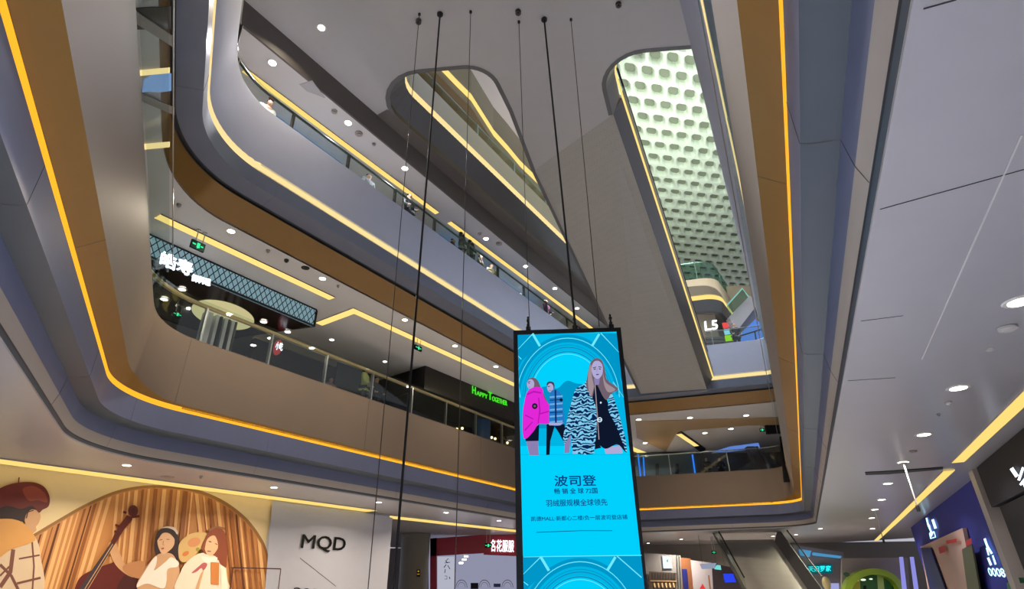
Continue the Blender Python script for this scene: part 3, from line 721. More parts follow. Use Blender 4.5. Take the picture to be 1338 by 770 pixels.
# child in the beret, seen from behind
A.add(cK(smooth([(-60, 400), (0, 395), (60, 398), (120, 420), (190, 500), (215, 600), (215, 800), (-80, 900)])), C('plaid_cream', (214, 190, 160)))
for p, wd in (([(70, 560), (55, 680), (0, 760)], 22), ([(0, 640), (60, 700), (100, 780)], 16), ([(170, 520), (180, 650), (170, 800)], 9), ([(100, 610), (210, 590)], 9), ([(90, 740), (215, 710)], 12), ([(0, 700), (50, 650)], 10)): A.add(cK(stroke(p, wd)), C('plaid_brown', (120, 74, 62)))
A.add(cK(smooth([(130, 395), (150, 350), (190, 345), (215, 380), (205, 420), (190, 440), (192, 460), (165, 475), (140, 440)])), C('skin', (206, 160, 120)))
A.add(cK(smooth([(-40, 400), (-30, 300), (60, 240), (200, 260), (215, 350), (170, 348), (140, 372), (120, 412), (60, 400)])), C('hair_black', (46, 24, 30)))
A.add(cK(smooth([(-60, 400), (0, 398), (70, 400), (130, 425), (188, 500), (150, 530), (60, 560), (-10, 610), (-60, 640)])), C('scarf_tan', (216, 158, 88)))
A.add(cK(smooth([(-70, 300), (-30, 255), (30, 222), (100, 205), (180, 205), (235, 230), (262, 280), (258, 330), (225, 350), (205, 365), (170, 330), (110, 345), (30, 330), (-60, 370)])), C('beret_wine', (104, 34, 30)))
A.add(cK(smooth([(120, 240), (180, 225), (235, 260), (250, 310), (200, 300), (150, 300)])), C('beret_light', (140, 62, 48)))
A.add(cK(stroke([(98, 208), (101, 178)], 7)), C('beret_wine', (104, 34, 30))); A.add(cK(stroke([(140, 395), (148, 362), (178, 352)], 6)), C('ear_line', (90, 44, 34)))
# double bass
A.add(cP(smooth([(350, 800), (380, 720), (440, 680), (520, 650), (580, 640), (650, 700), (670, 800), (500, 900), (340, 900)])), C('bass_red', (96, 26, 18)))
A.add(cP(smooth([(560, 800), (600, 700), (660, 700), (700, 800), (690, 900)])), C('bass_dark', (70, 20, 16)))
A.add(cP(smooth([(520, 560), (550, 540), (575, 600), (600, 650), (660, 690), (640, 715), (590, 690), (545, 640)])), C('arm', (210, 160, 118)))
A.add(cP(stroke([(385, 790), (470, 660), (545, 545)], [34, 26, 20])), C('fingerboard', (62, 50, 56))); A.add(cP(stroke([(400, 780), (540, 555)], 3)), cur_l); A.add(cP(stroke([(412, 785), (548, 560)], 2)), cur_l)
A.add(cP(stroke([(540, 550), (580, 480), (622, 425)], [22, 30, 34])), C('bass_scroll', (88, 30, 22)))
A.add(cP(ell(638, 395, 24, 27)), C('bass_scroll', (88, 30, 22))); A.add(cP(ell(640, 396, 10, 12)), C('bass_dark', (70, 20, 16)))
for p in ([(552, 462), (590, 478)], [(610, 430), (668, 420)], [(566, 500), (548, 492)], [(606, 405), (590, 400)]): A.add(cP(stroke(p, 11)), C('bass_scroll', (88, 30, 22)))
A.add(cP(smooth([(590, 660), (640, 640), (690, 640), (700, 700), (660, 720), (600, 690)])), C('satin_sleeve', (186, 128, 84)))
# palette behind
A.add(cG(smooth([(540, 380), (620, 310), (720, 290), (790, 320), (780, 400), (700, 440), (640, 520), (560, 540), (530, 480)])), C('palette', (208, 172, 112)))
A.add(cG(ell(660, 375, 55, 38, -20)), C('palette_pink', (206, 140, 92))); A.add(cG(ell(690, 435, 16, 16)), C('palette_hole', (150, 140, 60))); A.add(cG(ell(590, 470, 30, 18, -30)), C('palette_orange', (206, 122, 62)))
# girl in white
A.add(cG(smooth([(345, 495), (330, 400), (350, 300), (400, 255), (460, 245), (515, 275), (530, 350), (528, 440), (525, 520), (470, 505), (380, 495)])), C('hair_black', (46, 24, 30)))
A.add(cG(smooth([(180, 750), (250, 600), (310, 520), (375, 470), (470, 470), (520, 540), (540, 640), (500, 770), (300, 800)])), C('skin', (206, 160, 120)))
A.add(cG(smooth([(355, 350), (380, 285), (440, 275), (490, 310), (495, 390), (460, 440), (400, 475), (365, 420)])), C('face', (222, 176, 138)))
A.add(cG(smooth([(352, 360), (372, 290), (430, 268), (500, 300), (505, 380), (492, 340), (450, 300), (400, 300), (368, 340)])), C('hair_black', (46, 24, 30)))
for p, wd in (([(372, 358), (395, 352)], 5), ([(430, 350), (455, 352)], 5), ([(405, 365), (400, 395), (412, 398)], 3)): A.add(cG(stroke(p, wd)), C('brow', (90, 50, 40)))
A.add(cG([(385, 424), (412, 420), (406, 434), (390, 434)]), C('lips', (176, 70, 60)))
A.add(cG(smooth([(180, 745), (260, 600), (320, 510), (350, 495), (345, 560), (330, 610), (420, 540), (470, 500), (530, 540), (520, 580), (440, 600), (430, 700), (400, 760), (270, 720)])), C('white_top', (236, 226, 214)))
A.add(cG(smooth([(390, 258), (440, 243), (500, 255), (525, 290), (518, 310), (490, 275), (440, 256)])), C('hairband', (216, 196, 180)))
# girl in cream jacket
A.add(cG(smooth([(520, 800), (550, 620), (620, 520), (720, 465), (830, 480), (900, 540), (940, 700), (945, 800)])), C('cream_jacket', (228, 212, 192)))
A.add(cG(smooth([(740, 460), (750, 350), (790, 280), (860, 250), (920, 300), (940, 400), (935, 500), (925, 590), (880, 560), (850, 500), (800, 480)])), C('auburn_hair', (132, 66, 40)))
A.add(cG(smooth([(745, 400), (770, 330), (820, 295), (870, 330), (860, 420), (810, 485), (765, 470)])), C('face', (222, 176, 138)))
A.add(cG(smooth([(722, 420), (760, 330), (820, 285), (880, 320), (900, 420), (880, 520), (840, 500), (860, 400), (830, 320), (770, 350), (745, 440)])), C('auburn_hair', (132, 66, 40)))
A.add(cG(stroke([(780, 275), (850, 245), (920, 265)], [20, 12, 22])), C('ribbon', (140, 92, 62))); A.add(cG(smooth([(725, 490), (780, 500), (850, 500), (840, 535), (770, 545), (730, 520)])), C('white_top', (236, 226, 214)))
for p, wd in (([(782, 368), (805, 372)], 6), ([(835, 385), (855, 395)], 6), ([(770, 448), (800, 452)], 7)): A.add(cG(stroke(p, wd)), C('brow', (90, 50, 40)))
A.add(cG(smooth([(640, 630), (700, 575), (740, 545), (770, 560), (740, 610), (720, 590), (680, 620)])), C('pink_brooch', (176, 92, 96)))
A.add(cG([(800, 540), (870, 545), (865, 730), (800, 725)]), C('orange_ribbon', (196, 122, 62))); A.add(cG([(715, 640), (745, 600), (690, 800), (660, 800)]), C('skin', (206, 160, 120))); A.add(cG([(880, 560), (925, 590), (945, 800), (890, 800)]), C('cream_light', (240, 226, 206)))
# white brand panel
A.add([(356, 655), (492, 673), (513, 677), (503, 800), (344, 800)], C('panel_white', (168, 170, 184)))
blk = C('ink', (18, 18, 22))
A.add(stroke([(301, 742), (304.5, 742.2), (366, 744)], .9), C('frame_wine', (70, 26, 22))); A.add([(304, 741.3), (367, 743), (367, 744.2), (304, 743.0)], C('frame_wine', (70, 26, 22)))
A.add(stroke([(304.5, 742), (301, 768), (299, 790)], 1.3), C('frame_wine', (70, 26, 22))); A.add(stroke([(367, 743.5), (364, 768), (362, 790)], 1.0), C('frame_wine', (70, 26, 22)))
A.add(stroke([(392, 729.5), (439, 766.5)], .7), blk)
A.done('printed_picture', hd)
text('brand_letters', 'MQD', PP, (392, 720), (450.5, 723.5), (395.5, 698), blk, hd, lift=.16, bold=.018)
text('year_numerals', '2021', PP, (382.5, 778), (424, 781), (384, 767.5), blk, hd, lift=.16, bold=.018)

# ---------------------------------------------------------------- first-floor shops to the left and behind the screen
colp = atz(546, 700, 2.7)
bm = bmesh.new(); disc(bm, (colp.x-.1, colp.y, 0), .75, 4.3, 32); disc(bm, (colp.x-.1, colp.y, 0), .8, .15, 32); disc(bm, (colp.x-.1, colp.y, 4.2), .78, .15, 32)
pil = fin('column', bm, M('grey_column', (118, 114, 106), .45), label='round grey column between the white brand panel and the crimson shop', category='column', smooth=True)
SP = Plane((.02, 1, 0), colp.y-.86)
bm = bmesh.new(); slab(bm, [SP.at(544.4, 744.5), SP.at(549, 744.5), SP.at(549, 754), SP.at(544.4, 754)], (0, .02, 0))
o = fin('notice_sign', bm, m_blackm, label='small black and yellow notice on the round grey column', category='sign')
A = Art(SP, .003, .003); A.add(ell(546.7, 746.8, 1.3, 1.1), E('notice_yellow', (200, 150, 50), .6)); A.add([(545.2, 750), (548.4, 750), (548.4, 751.2), (545.2, 751.2)], E('notice_yellow', (200, 150, 50), .6)); A.done('symbol', o)

RS = Plane((.0, 1, 0), 34.5)
m_crim, m_shopw = M('crimson_shopfront', (150, 26, 52), .35), M('white_shop_interior', (200, 202, 216), .5)
rs = thing('shopfront', 'crimson framed shopfront with glowing white characters left of the screen', 'shop', (RS.at(620, 760).x, 34.5, 0))
def fr(bm, pts, pl, th=.25, mi=0, lift=0): slab(bm, [pl.at(x, y, lift) for x, y in pts], (0, th, 0), mi)
bm = bmesh.new(); fr(bm, [(562, 704), (632, 699), (632, 723), (562, 727)], RS); fr(bm, [(562, 704), (570.5, 703), (570.5, 815), (562, 815)], RS); fr(bm, [(632, 698), (700, 694), (700, 728), (632, 725)], RS)
into(fin('frame', bm, m_crim), rs)
bm = bmesh.new(); r2 = Plane((0, 1, 0), 37.5); fr(bm, [(560, 700), (705, 690), (705, 800), (560, 800)], r2); into(fin('interior_wall', bm, E('shop_interior_glow', (158, 160, 186), .8)), rs)
A = Art(r2, .01, .004)
for cx in (603, 633, 663): A.add(band(cx, 768, 7.6, 7.0, 180, 360, 1, 1.35, 10), C('arch_line', (120, 112, 130))); A.add(band(cx, 768, 5.2, 4.8, 180, 360, 1, 1.35, 10), C('arch_line', (120, 112, 130)))
A.add([(615, 762), (625, 762), (625, 770), (615, 770)], m_blackm); A.add([(645, 763), (654, 763), (654, 767.5), (645, 767.5)], C('poster_blue', (70, 90, 150))); A.done('wall_display', rs)
text('glowing_characters', '名花服服', RS, (640.5, 721), (671.5, 722), (641, 705), E('sign_white_hot', (250, 250, 255), 1.6), rs, lift=.12, depth=.05, bold=.02)
RB = Plane((0, 1, 0), 33.5)
bm = bmesh.new(); fr(bm, [(571.5, 728), (593.5, 727.5), (593.5, 815), (571.5, 815)], RB, .06); fr(bm, [(571.5, 815), (593.5, 815), (593.5, 812), (571.5, 812)], RB, .4)
bn = fin('banner', bm, E('banner_glow', (190, 192, 208), .85), label='tall white banner with black brush characters at the crimson shop', category='banner')
A = Art(RB, .003, .002)
for p, wd in (([(582, 733), (585, 736)], 1), ([(581, 736), (588, 735)], .8), ([(583, 738), (580, 742)], 1), ([(585, 739), (588, 744)], .9), ([(582, 744), (581, 749)], .9), ([(581, 753), (584, 753), (584, 757), (581, 757)], .7), ([(587, 754), (588, 757)], 1), ([(586, 730), (583, 733)], .8)): A.add(stroke(p, wd), blk)
A.done('brush_characters', bn)
for k, (x, y) in enumerate(((609, 728.5), (606.5, 732.5), (602.5, 737))):
    p = r2.at(x, y); p.y = 36.0; p = Plane((0, 1, 0), 36.0).at(x, y); bm = bmesh.new(); disc(bm, p, .12, .08, 12); fin('spot_lamp', bm, E('spot_white', (255, 250, 244), 4), label='small white spot lamp inside the crimson shop, %s of the trio' % ('top', 'middle', 'bottom')[k], category='lamp')

# ---------------------------------------------------------------- second floor, left gallery
# lattice-fronted shop hanging volume
z0, z1 = 7.29, 7.84
a1, a2, a3 = atz(413, 405, z1), atz(205, 311, z1), atz(439, 389, z1)
LT = Plane(Vector((-(a2-a1).y, (a2-a1).x, 0)), 0); LT.off = a1.xy.dot(LT.n.xy)
sh = thing('shop_canopy', 'dark shop canopy edged with a pale blue diamond lattice on the second floor', 'canopy', (a1.x, a1.y, z0+EYE))
deep = Vector((-3.6, .9, 0)); dv = (a1-a2).normalized(); a2b = a2-dv*1.5
lo = [Vector((p.x, p.y, z0+EYE)) for p in (a1, a2b, a2b+deep, a1+deep*.9+dv*.2)]
bm = bmesh.new(); hull8(bm, lo, [p+Vector((0, 0, .06)) for p in lo]); into(fin('underside', bm, M('dark_brown_gloss', (44, 34, 30), .18)), sh)
bm = bmesh.new(); L_ = (a1-a2b).length; fn = -LT.n if LT.off > 0 else LT.n
slab(bm, [Vector((a2b.x, a2b.y, z0+EYE)), Vector((a1.x, a1.y, z0+EYE)), Vector((a1.x, a1.y, z1+EYE)), Vector((a2b.x, a2b.y, z1+EYE))], -fn*.1)
into(fin('fascia_light_panel', bm, E('pale_blue_panel', (134, 166, 176), .8)), sh)
bm = bmesh.new(); H = z1-z0; st = .18
def lp(s, h, l=.02): return a2b+dv*s+Vector((0, 0, z0-z1+h))+fn*l
k = -5
while k*st < L_:
    for sg in (1, -1):
        s0, s1 = k*st, k*st+H*.62; pa, pb = ((s0, 0), (s1, H)) if sg > 0 else ((s0, H), (s1, 0))
        if pa[0] < 0: t = -pa[0]/(pb[0]-pa[0]); pa = (0, pa[1]+(pb[1]-pa[1])*t)
        if pb[0] > L_: t = (L_-pa[0])/(pb[0]-pa[0]); pb = (L_, pa[1]+(pb[1]-pa[1])*t)
        if pb[0] > pa[0]: tube(bm, [lp(*pa), lp(*pb)], .012, 4)
    k += 1
for h in (0, H): tube(bm, [lp(0, h), lp(L_, h)], .03, 4)
tube(bm, [lp(L_, 0), lp(L_, H)], .03, 4); into(fin('lattice', bm, m_blackm), sh)
bm = bmesh.new(); b1 = Vector((a1.x, a1.y, z0+EYE)); b2 = b1+(a3-a1)*.9; slab(bm, [b1, b1+deep*.9, b1+deep*.9+Vector((0, 0, H)), b1+Vector((0, 0, H))], (.03, .08, 0)); into(fin('end_panel', bm, m_dkmet), sh)
ec = atz(288, 409, z0); bm = bmesh.new()
n = 36; disc_pts = [Vector((ec.x+1.05*math.cos(2*PI*k/n)*.9, ec.y+1.25*math.sin(2*PI*k/n), ec.z-.015)) for k in range(n)]
# oval light follows the sight lines of the real oval on the ceiling
oval = [atz(x, y, z0-.02) for x, y in ell(291, 412, 42, 17, 14, 36)]
hull8(bm, oval, [p+Vector((0, 0, .02)) for p in oval]); into(fin('oval_light_panel', bm, E('cream_oval', (214, 204, 150), .85)), sh)
text('glowing_characters', '皓寿', LT, (209, 346), (251, 362), (212, 327), e_white, sh, lift=.12, depth=.04, bold=.02)
text('small_characters', '鲜料理', LT, (251, 367), (275, 374), (252, 357.5), e_white, sh, lift=.12, depth=.04, bold=.03)
CS = planeB2(1.15)
def bars(pl, items, name, mat, label, cat, th=.12):
    for k, (pts) in enumerate(items):
        pass
cs = thing('slatted_partition', 'group of tall white and black fins rising to the cream oval light', 'partition', (CS.at(290, 440).x, CS.at(290, 440).y, 5.45+EYE))
for x0, x1, mat in ((263, 272, m_shopw), (277, 281, m_shopw), (283, 286, m_blackm), (289, 293.5, m_shopw), (294.5, 297, m_blackm), (299, 303, m_shopw), (304, 306.5, m_dkmet)):
    A0, A1 = CS.at(x0, 440), CS.at(x1, 440); bm = bmesh.new()
    slab(bm, [Vector((A0.x, A0.y, 5.45+EYE)), Vector((A1.x, A1.y, 5.45+EYE)), Vector((A1.x, A1.y, z0+EYE-.03)), Vector((A0.x, A0.y, z0+EYE-.03))], -CS.n*.25 if CS.off < 0 else CS.n*.25)
    into(fin('fin', bm, mat), cs)
DS = planeB2(2.5)
def vwall(name, pl, xa, ya, xb, yb, zb, zt, mat, th=.2, parent=None, **kw):
    A0, A1 = pl.at(xa, ya), pl.at(xb, yb); bm = bmesh.new(); dd = pl.n*(th if pl.off > 0 else -th)
    slab(bm, [Vector((A0.x, A0.y, zb+EYE)), Vector((A1.x, A1.y, zb+EYE)), Vector((A1.x, A1.y, zt+EYE)), Vector((A0.x, A0.y, zt+EYE))], dd)
    o = fin(name, bm, mat, **kw); return into(o, parent) if parent else o
d1 = thing('shopfront', 'dark maroon shopfront with a pale bulkhead on the second floor, right of the lattice canopy', 'shop', (DS.at(400, 470).x, DS.at(400, 470).y, 5.45+EYE))
vwall('front_wall', DS, 330, 460, 441, 470, 5.45, 7.6, M('maroon_wall', (40, 22, 20), .35), parent=d1)
vwall('bulkhead', planeB2(2.4), 330, 460, 441, 470, 7.6, 7.84, M('bulkhead_cream', (140, 128, 104), .5), parent=d1)
vwall('side_wall', planeB2(2.45), 442, 470, 492, 490, 5.45, 7.84, M('grey_shop_wall', (86, 88, 88), .5), parent=d1)
# black bulkhead shop with the neon name
h0, h1, h2 = atz(480, 502, 7.84), atz(556, 478, 7.84), atz(700, 538, 7.84)
HT = Plane(Vector((-(h2-h1).y, (h2-h1).x, 0)), 0); HT.off = h1.xy.dot(HT.n.xy)
ht = thing('shopfront', 'black shopfront with a green neon name on the second floor beside the screen', 'shop', (h1.x, h1.y, 5.45+EYE))
bm = bmesh.new(); bz = 6.9+EYE
q = [h0, h1, h2, h2+(h0-h1)]
hull8(bm, [Vector((p.x, p.y, bz)) for p in q], [Vector((p.x, p.y, 7.84+EYE)) for p in q]); into(fin('bulkhead', bm, M('black_bulkhead', (12, 12, 13), .4)), ht)
bm = bmesh.new(); nn = (h0-h1).normalized(); q2 = [p+nn*2.2 for p in (h1, h2)]
slab(bm, [Vector((q2[0].x, q2[0].y, 5.45+EYE)), Vector((q2[1].x, q2[1].y, 5.45+EYE)), Vector((q2[1].x, q2[1].y, bz)), Vector((q2[0].x, q2[0].y, bz))], nn*.2); into(fin('front_wall', bm, m_darkwall), ht)
for bd, bl_, br_, tl_ in (('H', (617.5, 514), (622, 516), (617.5, 504)), ('APPY', (623, 516.3), (637.5, 521.5), (623, 510.5)), ('T', (638, 521.5), (643.5, 523.5), (638, 511.5)), ('OGETHER', (643.5, 524), (663, 530.5), (643.5, 517.5))):
    text('neon_letters', bd, HT, bl_, br_, tl_, e_neon, ht, lift=.05, depth=.03, bold=.006)
# lights and displays of that shop: small glass fronts
for xa, xb in ((545, 552), (569, 571), (583, 585)):
    bm = bmesh.new(); A0 = planeB2(2.8).at(xa, 540); A1 = planeB2(2.8).at(xb, 540); slab(bm, [Vector((A0.x, A0.y, 5.45+EYE)), Vector((A1.x, A1.y, 5.45+EYE)), Vector((A1.x, A1.y, bz)), Vector((A0.x, A0.y, bz))], (0, .05, 0))
into(fin('door_frame', bm, m_dkmet), ht)
gl = planeB2(.9)
A0 = gl.at(629, 566); bm = bmesh.new(); disc(bm, (A0.x, A0.y, 5.45+EYE), .42, 1.5, 20); kio = fin('display_drum', bm, M('display_blue', (60, 96, 150), .3), smooth=True, label='round blue display drum behind the balustrade near the screen', category='display')
bm = bmesh.new(); bulbs = [(592.5, 562), (597, 561), (604, 560), (625, 569), (630, 568.5), (635, 570), (638, 571.5), (642.5, 572), (647, 573.5), (663, 579)]
for k, (x, y) in enumerate(bulbs):
    p = gl.at(x, y); bm = bmesh.new(); bmesh.ops.create_icosphere(bm, subdivisions=2, radius=.06, matrix=Matrix.Translation(p)); tube(bm, [p-Vector((0, 0, .3)), p], .012, 6, 1)
    fin('globe_bulb', bm, [E('bulb_glow', (255, 220, 160), 3), m_dkmet], smooth=True, label='warm globe bulb above the brown parapet, %s of ten from the left' % ['first', 'second', 'third', 'fourth', 'fifth', 'sixth', 'seventh', 'eighth', 'ninth', 'tenth'][k], category='bulb', group='globe bulbs along the second-floor balustrade')

# oval red sign
A0 = planeB2(.95).at(364, 453); rp_ = planeB2(.95)
A = thing('hanging_sign', 'red oval sign with white glowing characters under the lattice canopy', 'sign', A0)
bm = bmesh.new(); pts = [rp_.at(x, y) for x, y in ell(364, 454, 4.8, 10, 12, 24)]; slab(bm, pts, rp_.n*-.08); into(fin('board', bm, E('red_board', (176, 60, 60), .8)), A)
text('characters', '小吃', rp_, (359.5, 457), (369, 459), (361, 446), e_white, A, lift=.05, bold=.03)
bm = bmesh.new(); p = rp_.at(366, 444); tube(bm, [p, Vector((p.x, p.y, z0+EYE))], .01, 6); into(fin('hanger', bm, m_steel), A)

def exit_sign(px, py, zc, wpx, hpx, label, pl, rods=True):
    c = pl.at(px, py); s = thing('exit_sign', label, 'sign', c)
    a, b = pl.at(px-wpx/2, py-hpx*.5), pl.at(px+wpx/2, py-hpx*.5+hpx*.28); hh = (pl.at(px, py-hpx/2)-pl.at(px, py+hpx/2)).length
    w_ = (b-a).xy.length; u = pl.u
    bl, br = c-u*w_/2-Vector((0, 0, hh/2)), c+u*w_/2-Vector((0, 0, hh/2)); up = Vector((0, 0, hh)); nb = pl.n*(.05 if pl.off > 0 else -.05)
    bm = bmesh.new(); slab(bm, [bl, br, br+up, bl+up], nb); into(fin('box', bm, M('exit_box', (10, 26, 22), .9, 0, .05, 3, .1)), s)
    bm = bmesh.new(); f_ = -nb*.2
    def sq(x0, x1, y0, y1): slab(bm, [bl+u*w_*x0+up*y0+f_, bl+u*w_*x1+up*y0+f_, bl+u*w_*x1+up*y1+f_, bl+u*w_*x0+up*y1+f_], nb*.1)
    sq(.08, .14, .45, .6); sq(.12, .32, .42, .58); sq(.40, .62, .2, .8); sq(.68, .86, .42, .58); sq(.44, .5, .1, .2)
    into(fin('running_figure_and_arrow', bm, e_greenx), s)
    if rods:
        bm = bmesh.new()
        for t in (.25, .75): p = bl+u*w_*t+up; tube(bm, [p, Vector((p.x, p.y, zc+EYE))], .012, 6); disc(bm, (p.x, p.y, zc+EYE-.02), .05, .02, 10)
        into(fin('hanging_rod', bm, m_steel), s)
    return s
exit_sign(259, 321, 7.85, 19, 11, 'green exit sign hanging on two rods before the pale blue lattice', planeB2(-NB.dot(atz(259, 321, 7.45))-14.08))
exit_sign(232, 411, 7.28, 13, 6, 'green exit sign glowing under the dark lattice canopy', planeB2(-NB.dot(atz(232, 411, 7.0))-14.08))
exit_sign(396, 481, 7.85, 8, 6, 'green exit sign hanging before the dark maroon shopfront', planeB2(-NB.dot(atz(396, 481, 7.2))-14.08))
exit_sign(547, 455, 7.85, 9, 6, 'green exit sign right of the thick black cable on the second floor', planeB2(-NB.dot(atz(547, 455, 7.5))-14.08))
exit_sign(638, 713, 2.78, 9, 6, 'green exit sign in front of the crimson shop characters', Plane((0, 1, 0), 31.5))
exit_sign(996, 562, 7.85, 7, 4, 'green exit sign near the dark corner of the far second-floor gallery', Plane((0, 1, 0), 31.2), True)

# ---------------------------------------------------------------- people
def skin(name, verts, edges, radii, mat, parent, sub=1):
    me = bpy.data.meshes.new(name); me.from_pydata(verts, edges, []); o = bpy.data.objects.new(name, me); COL.objects.link(o)
    md = o.modifiers.new('s', 'SKIN'); md.use_smooth_shade = True
    for v, r in zip(me.skin_vertices[0].data, radii): v.radius = r if isinstance(r, tuple) else (r, r)
    me.skin_vertices[0].data[0].use_root = True
    sb = o.modifiers.new('b', 'SUBSURF'); sb.levels = sub; sb.render_levels = sub
    dg = bpy.context.evaluated_depsgraph_get(); dg.update(); m2 = bpy.data.meshes.new_from_object(o.evaluated_get(dg)); m2.name = name
    for p in m2.polygons: p.use_smooth = True
    bpy.data.objects.remove(o); m2.materials.clear()
    return link(name, m2, mat, parent)
def person(label, loc, yaw, top, bottom, hair, long_hair=True, cap=None, lean=0.0, group=None, coat=False):
    t = thing('person', label, 'person', loc, group); t.rotation_euler = (0, 0, yaw)
    sk = M('skin_tone', (190, 150, 126), .5)
    V = [(0, 0, .95), (0, .0, 1.15), (0, lean*.5, 1.38), (0, lean, 1.47), (0, lean+.015, 1.56), (0, lean+.02, 1.66),
         (.20, lean*.5, 1.40), (.25, .04, 1.14), (.20, .22, 1.02), (.18, .30, 1.02), (-.20, lean*.5, 1.40), (-.25, .04, 1.14), (-.20, .22, 1.02), (-.18, .30, 1.02),
         (.10, 0, .90), (.11, .02, .50), (.11, 0, .10), (.12, .14, .04), (-.10, 0, .90), (-.11, .02, .50), (-.11, -.02, .10), (-.12, .12, .04)]
    Ed = [(0, 1), (1, 2), (2, 3), (3, 4), (4, 5), (2, 6), (6, 7), (7, 8), (8, 9), (2, 10), (10, 11), (11, 12), (12, 13), (0, 14), (14, 15), (15, 16), (16, 17), (0, 18), (18, 19), (19, 20), (20, 21)]
    R = [(.14, .10), (.12, .09), (.13, .10), .055, (.085, .10), (.075, .085), .055, .042, .032, .030, .055, .042, .032, .030, .085, .058, .040, .035, .085, .058, .040, .035]
    skin('body', V, Ed, R, sk, t)
    skin('jacket' if not coat else 'coat', [V[0], V[1], V[2], (0, lean*.8, 1.44), V[6], V[7], (.205, .19, 1.04), V[10], V[11], (-.205, .19, 1.04), (0, 0, .62 if coat else .86)],
         [(0, 1), (1, 2), (2, 3), (2, 4), (4, 5), (5, 6), (2, 7), (7, 8), (8, 9), (0, 10)], [(.17, .13), (.16, .125), (.165, .13), .075, .08, .065, .05, .08, .065, .05, (.21, .17)], M(top[0], top[1], .7), t)
    skin('trousers', [(0, 0, .93), V[14], V[15], (.11, 0, .12), V[18], V[19], (-.11, -.02, .12)], [(0, 1), (1, 2), (2, 3), (0, 4), (4, 5), (5, 6)], [(.15, .115), .10, .075, .06, .10, .075, .06], M(bottom[0], bottom[1], .7), t)
    hv = [(0, lean-.01, 1.70), (0, lean-.04, 1.62)] + ([(0, lean-.07, 1.45), (0, lean-.07, 1.30)] if long_hair else [])
    skin('hair', hv, [(k, k+1) for k in range(len(hv)-1)], [(.092, .10), (.095, .085)] + ([(.09, .05), (.06, .03)] if long_hair else []), M('hair_'+hair[0], hair[1], .5), t)
    if cap: skin('cap', [(0, lean, 1.72), (0, lean+.06, 1.70), (0, lean+.15, 1.67)], [(0, 1), (1, 2)], [(.105, .07), (.10, .05), (.07, .015)], M(cap[0], cap[1], .7), t)
    return t
def at_rail(px, py, pl, zf):
    p = pl.at(px, py); return (p.x, p.y, zf+EYE)
g3, F3 = planeB3(.42), 10.45; g2, F2z = planeB2(.55), 5.45
dk, br = ('black', (22, 20, 22)), ('brown', (70, 46, 34))
yb = math.radians(-122+0)
FACE = math.atan2(-.53, .848)-PI/2+0.0
def P3p(px, label, **kw): return person(label, at_rail(px, 53+.72*px if False else 300, g3, F3), FACE, **kw)
def along(px, pl, zf):              # stand on the gallery where the head shows at that column
    lo = pl.at(px, 385); return (lo.x, lo.y, zf+EYE)
def place(px, py, pl, zf):
    p = pl.at(px, py); return (p.x, p.y, zf+EYE)
person('person in a white top and brown cap leaning over the balustrade at the top left', place(347, 145, planeB3(1.0), F3-.1), FACE, ('top_white', (216, 216, 214)), ('trousers_grey', (90, 90, 96)), br, False, ('cap_brown', (110, 60, 40)), .12)
person('person in grey whose head shows above the pale parapet, left of the thick cable', place(480, 246, planeB3(1.0), F3), FACE, ('top_grey', (120, 124, 130)), ('trousers_dark', (40, 40, 46)), dk, False)
person('person in dark clothes behind the balustrade just left of the thick black cable', place(533, 280, planeB3(.6), F3), FACE, ('top_charcoal', (58, 60, 66)), ('trousers_dark', (40, 40, 46)), dk, False)
person('person in black jacket holding a phone, leftmost of the group at the third-floor rail', place(592, 320, planeB3(1.1), F3), FACE+.4, ('top_black', (24, 24, 28)), ('trousers_dark', (40, 40, 46)), dk, False)
person('person with long dark hair and pale grey skirt at the third-floor rail', place(603, 318, planeB3(.55), F3), FACE+.9, ('top_black', (24, 24, 28)), ('skirt_grey', (150, 150, 146)), dk, True)
person('person in a long black coat at the third-floor rail, right of the pale skirt', place(614.5, 330, planeB3(.60), F3), FACE+1.0, ('top_black', (24, 24, 28)), ('trousers_dark', (40, 40, 46)), dk, True, coat=True)
person('person in brown jacket with dark hair at the third-floor rail, second from the right', place(628, 342, planeB3(.9), F3), FACE+.3, ('top_brown', (92, 80, 66)), ('trousers_dark', (40, 40, 46)), dk, True)
person('person in a tan jacket, rightmost of the group at the third-floor rail', place(642, 352, planeB3(.95), F3), FACE-.2, ('top_tan', (142, 126, 88)), ('trousers_dark', (40, 40, 46)), br, False)
person('person in a purple top behind the third-floor rail near the screen top', place(714, 402, planeB3(.7), F3), FACE, ('top_purple', (96, 26, 86)), ('trousers_dark', (40, 40, 46)), dk, True)
person('person in a lime yellow jacket standing behind the second-floor balustrade', place(476, 505, planeB2(.6), F2z), FACE+.5, ('top_lime', (190, 196, 96)), ('trousers_dark', (40, 40, 46)), dk, True)
person('person in black standing behind the lime yellow jacket on the second floor', place(492, 500, planeB2(1.0), F2z), FACE, ('top_black', (24, 24, 28)), ('trousers_dark', (40, 40, 46)), dk, False)
person('person in pale pink barely above the brown parapet left of the yellow jacket', place(431, 505, planeB2(2.4), F2z-.0), FACE, ('top_pink', (196, 160, 150)), ('trousers_dark', (40, 40, 46)), br, False)
person('person in dark clothes beside the globe bulbs on the second floor', place(655, 570, planeB2(1.1), F2z), FACE, ('top_charcoal', (58, 60, 66)), ('trousers_dark', (40, 40, 46)), dk, False)
person('small distant person behind the glass below the L5 sign', (11.45, 27.2, F3+EYE), PI, ('top_black', (24, 24, 28)), ('trousers_dark', (40, 40, 46)), dk, False)

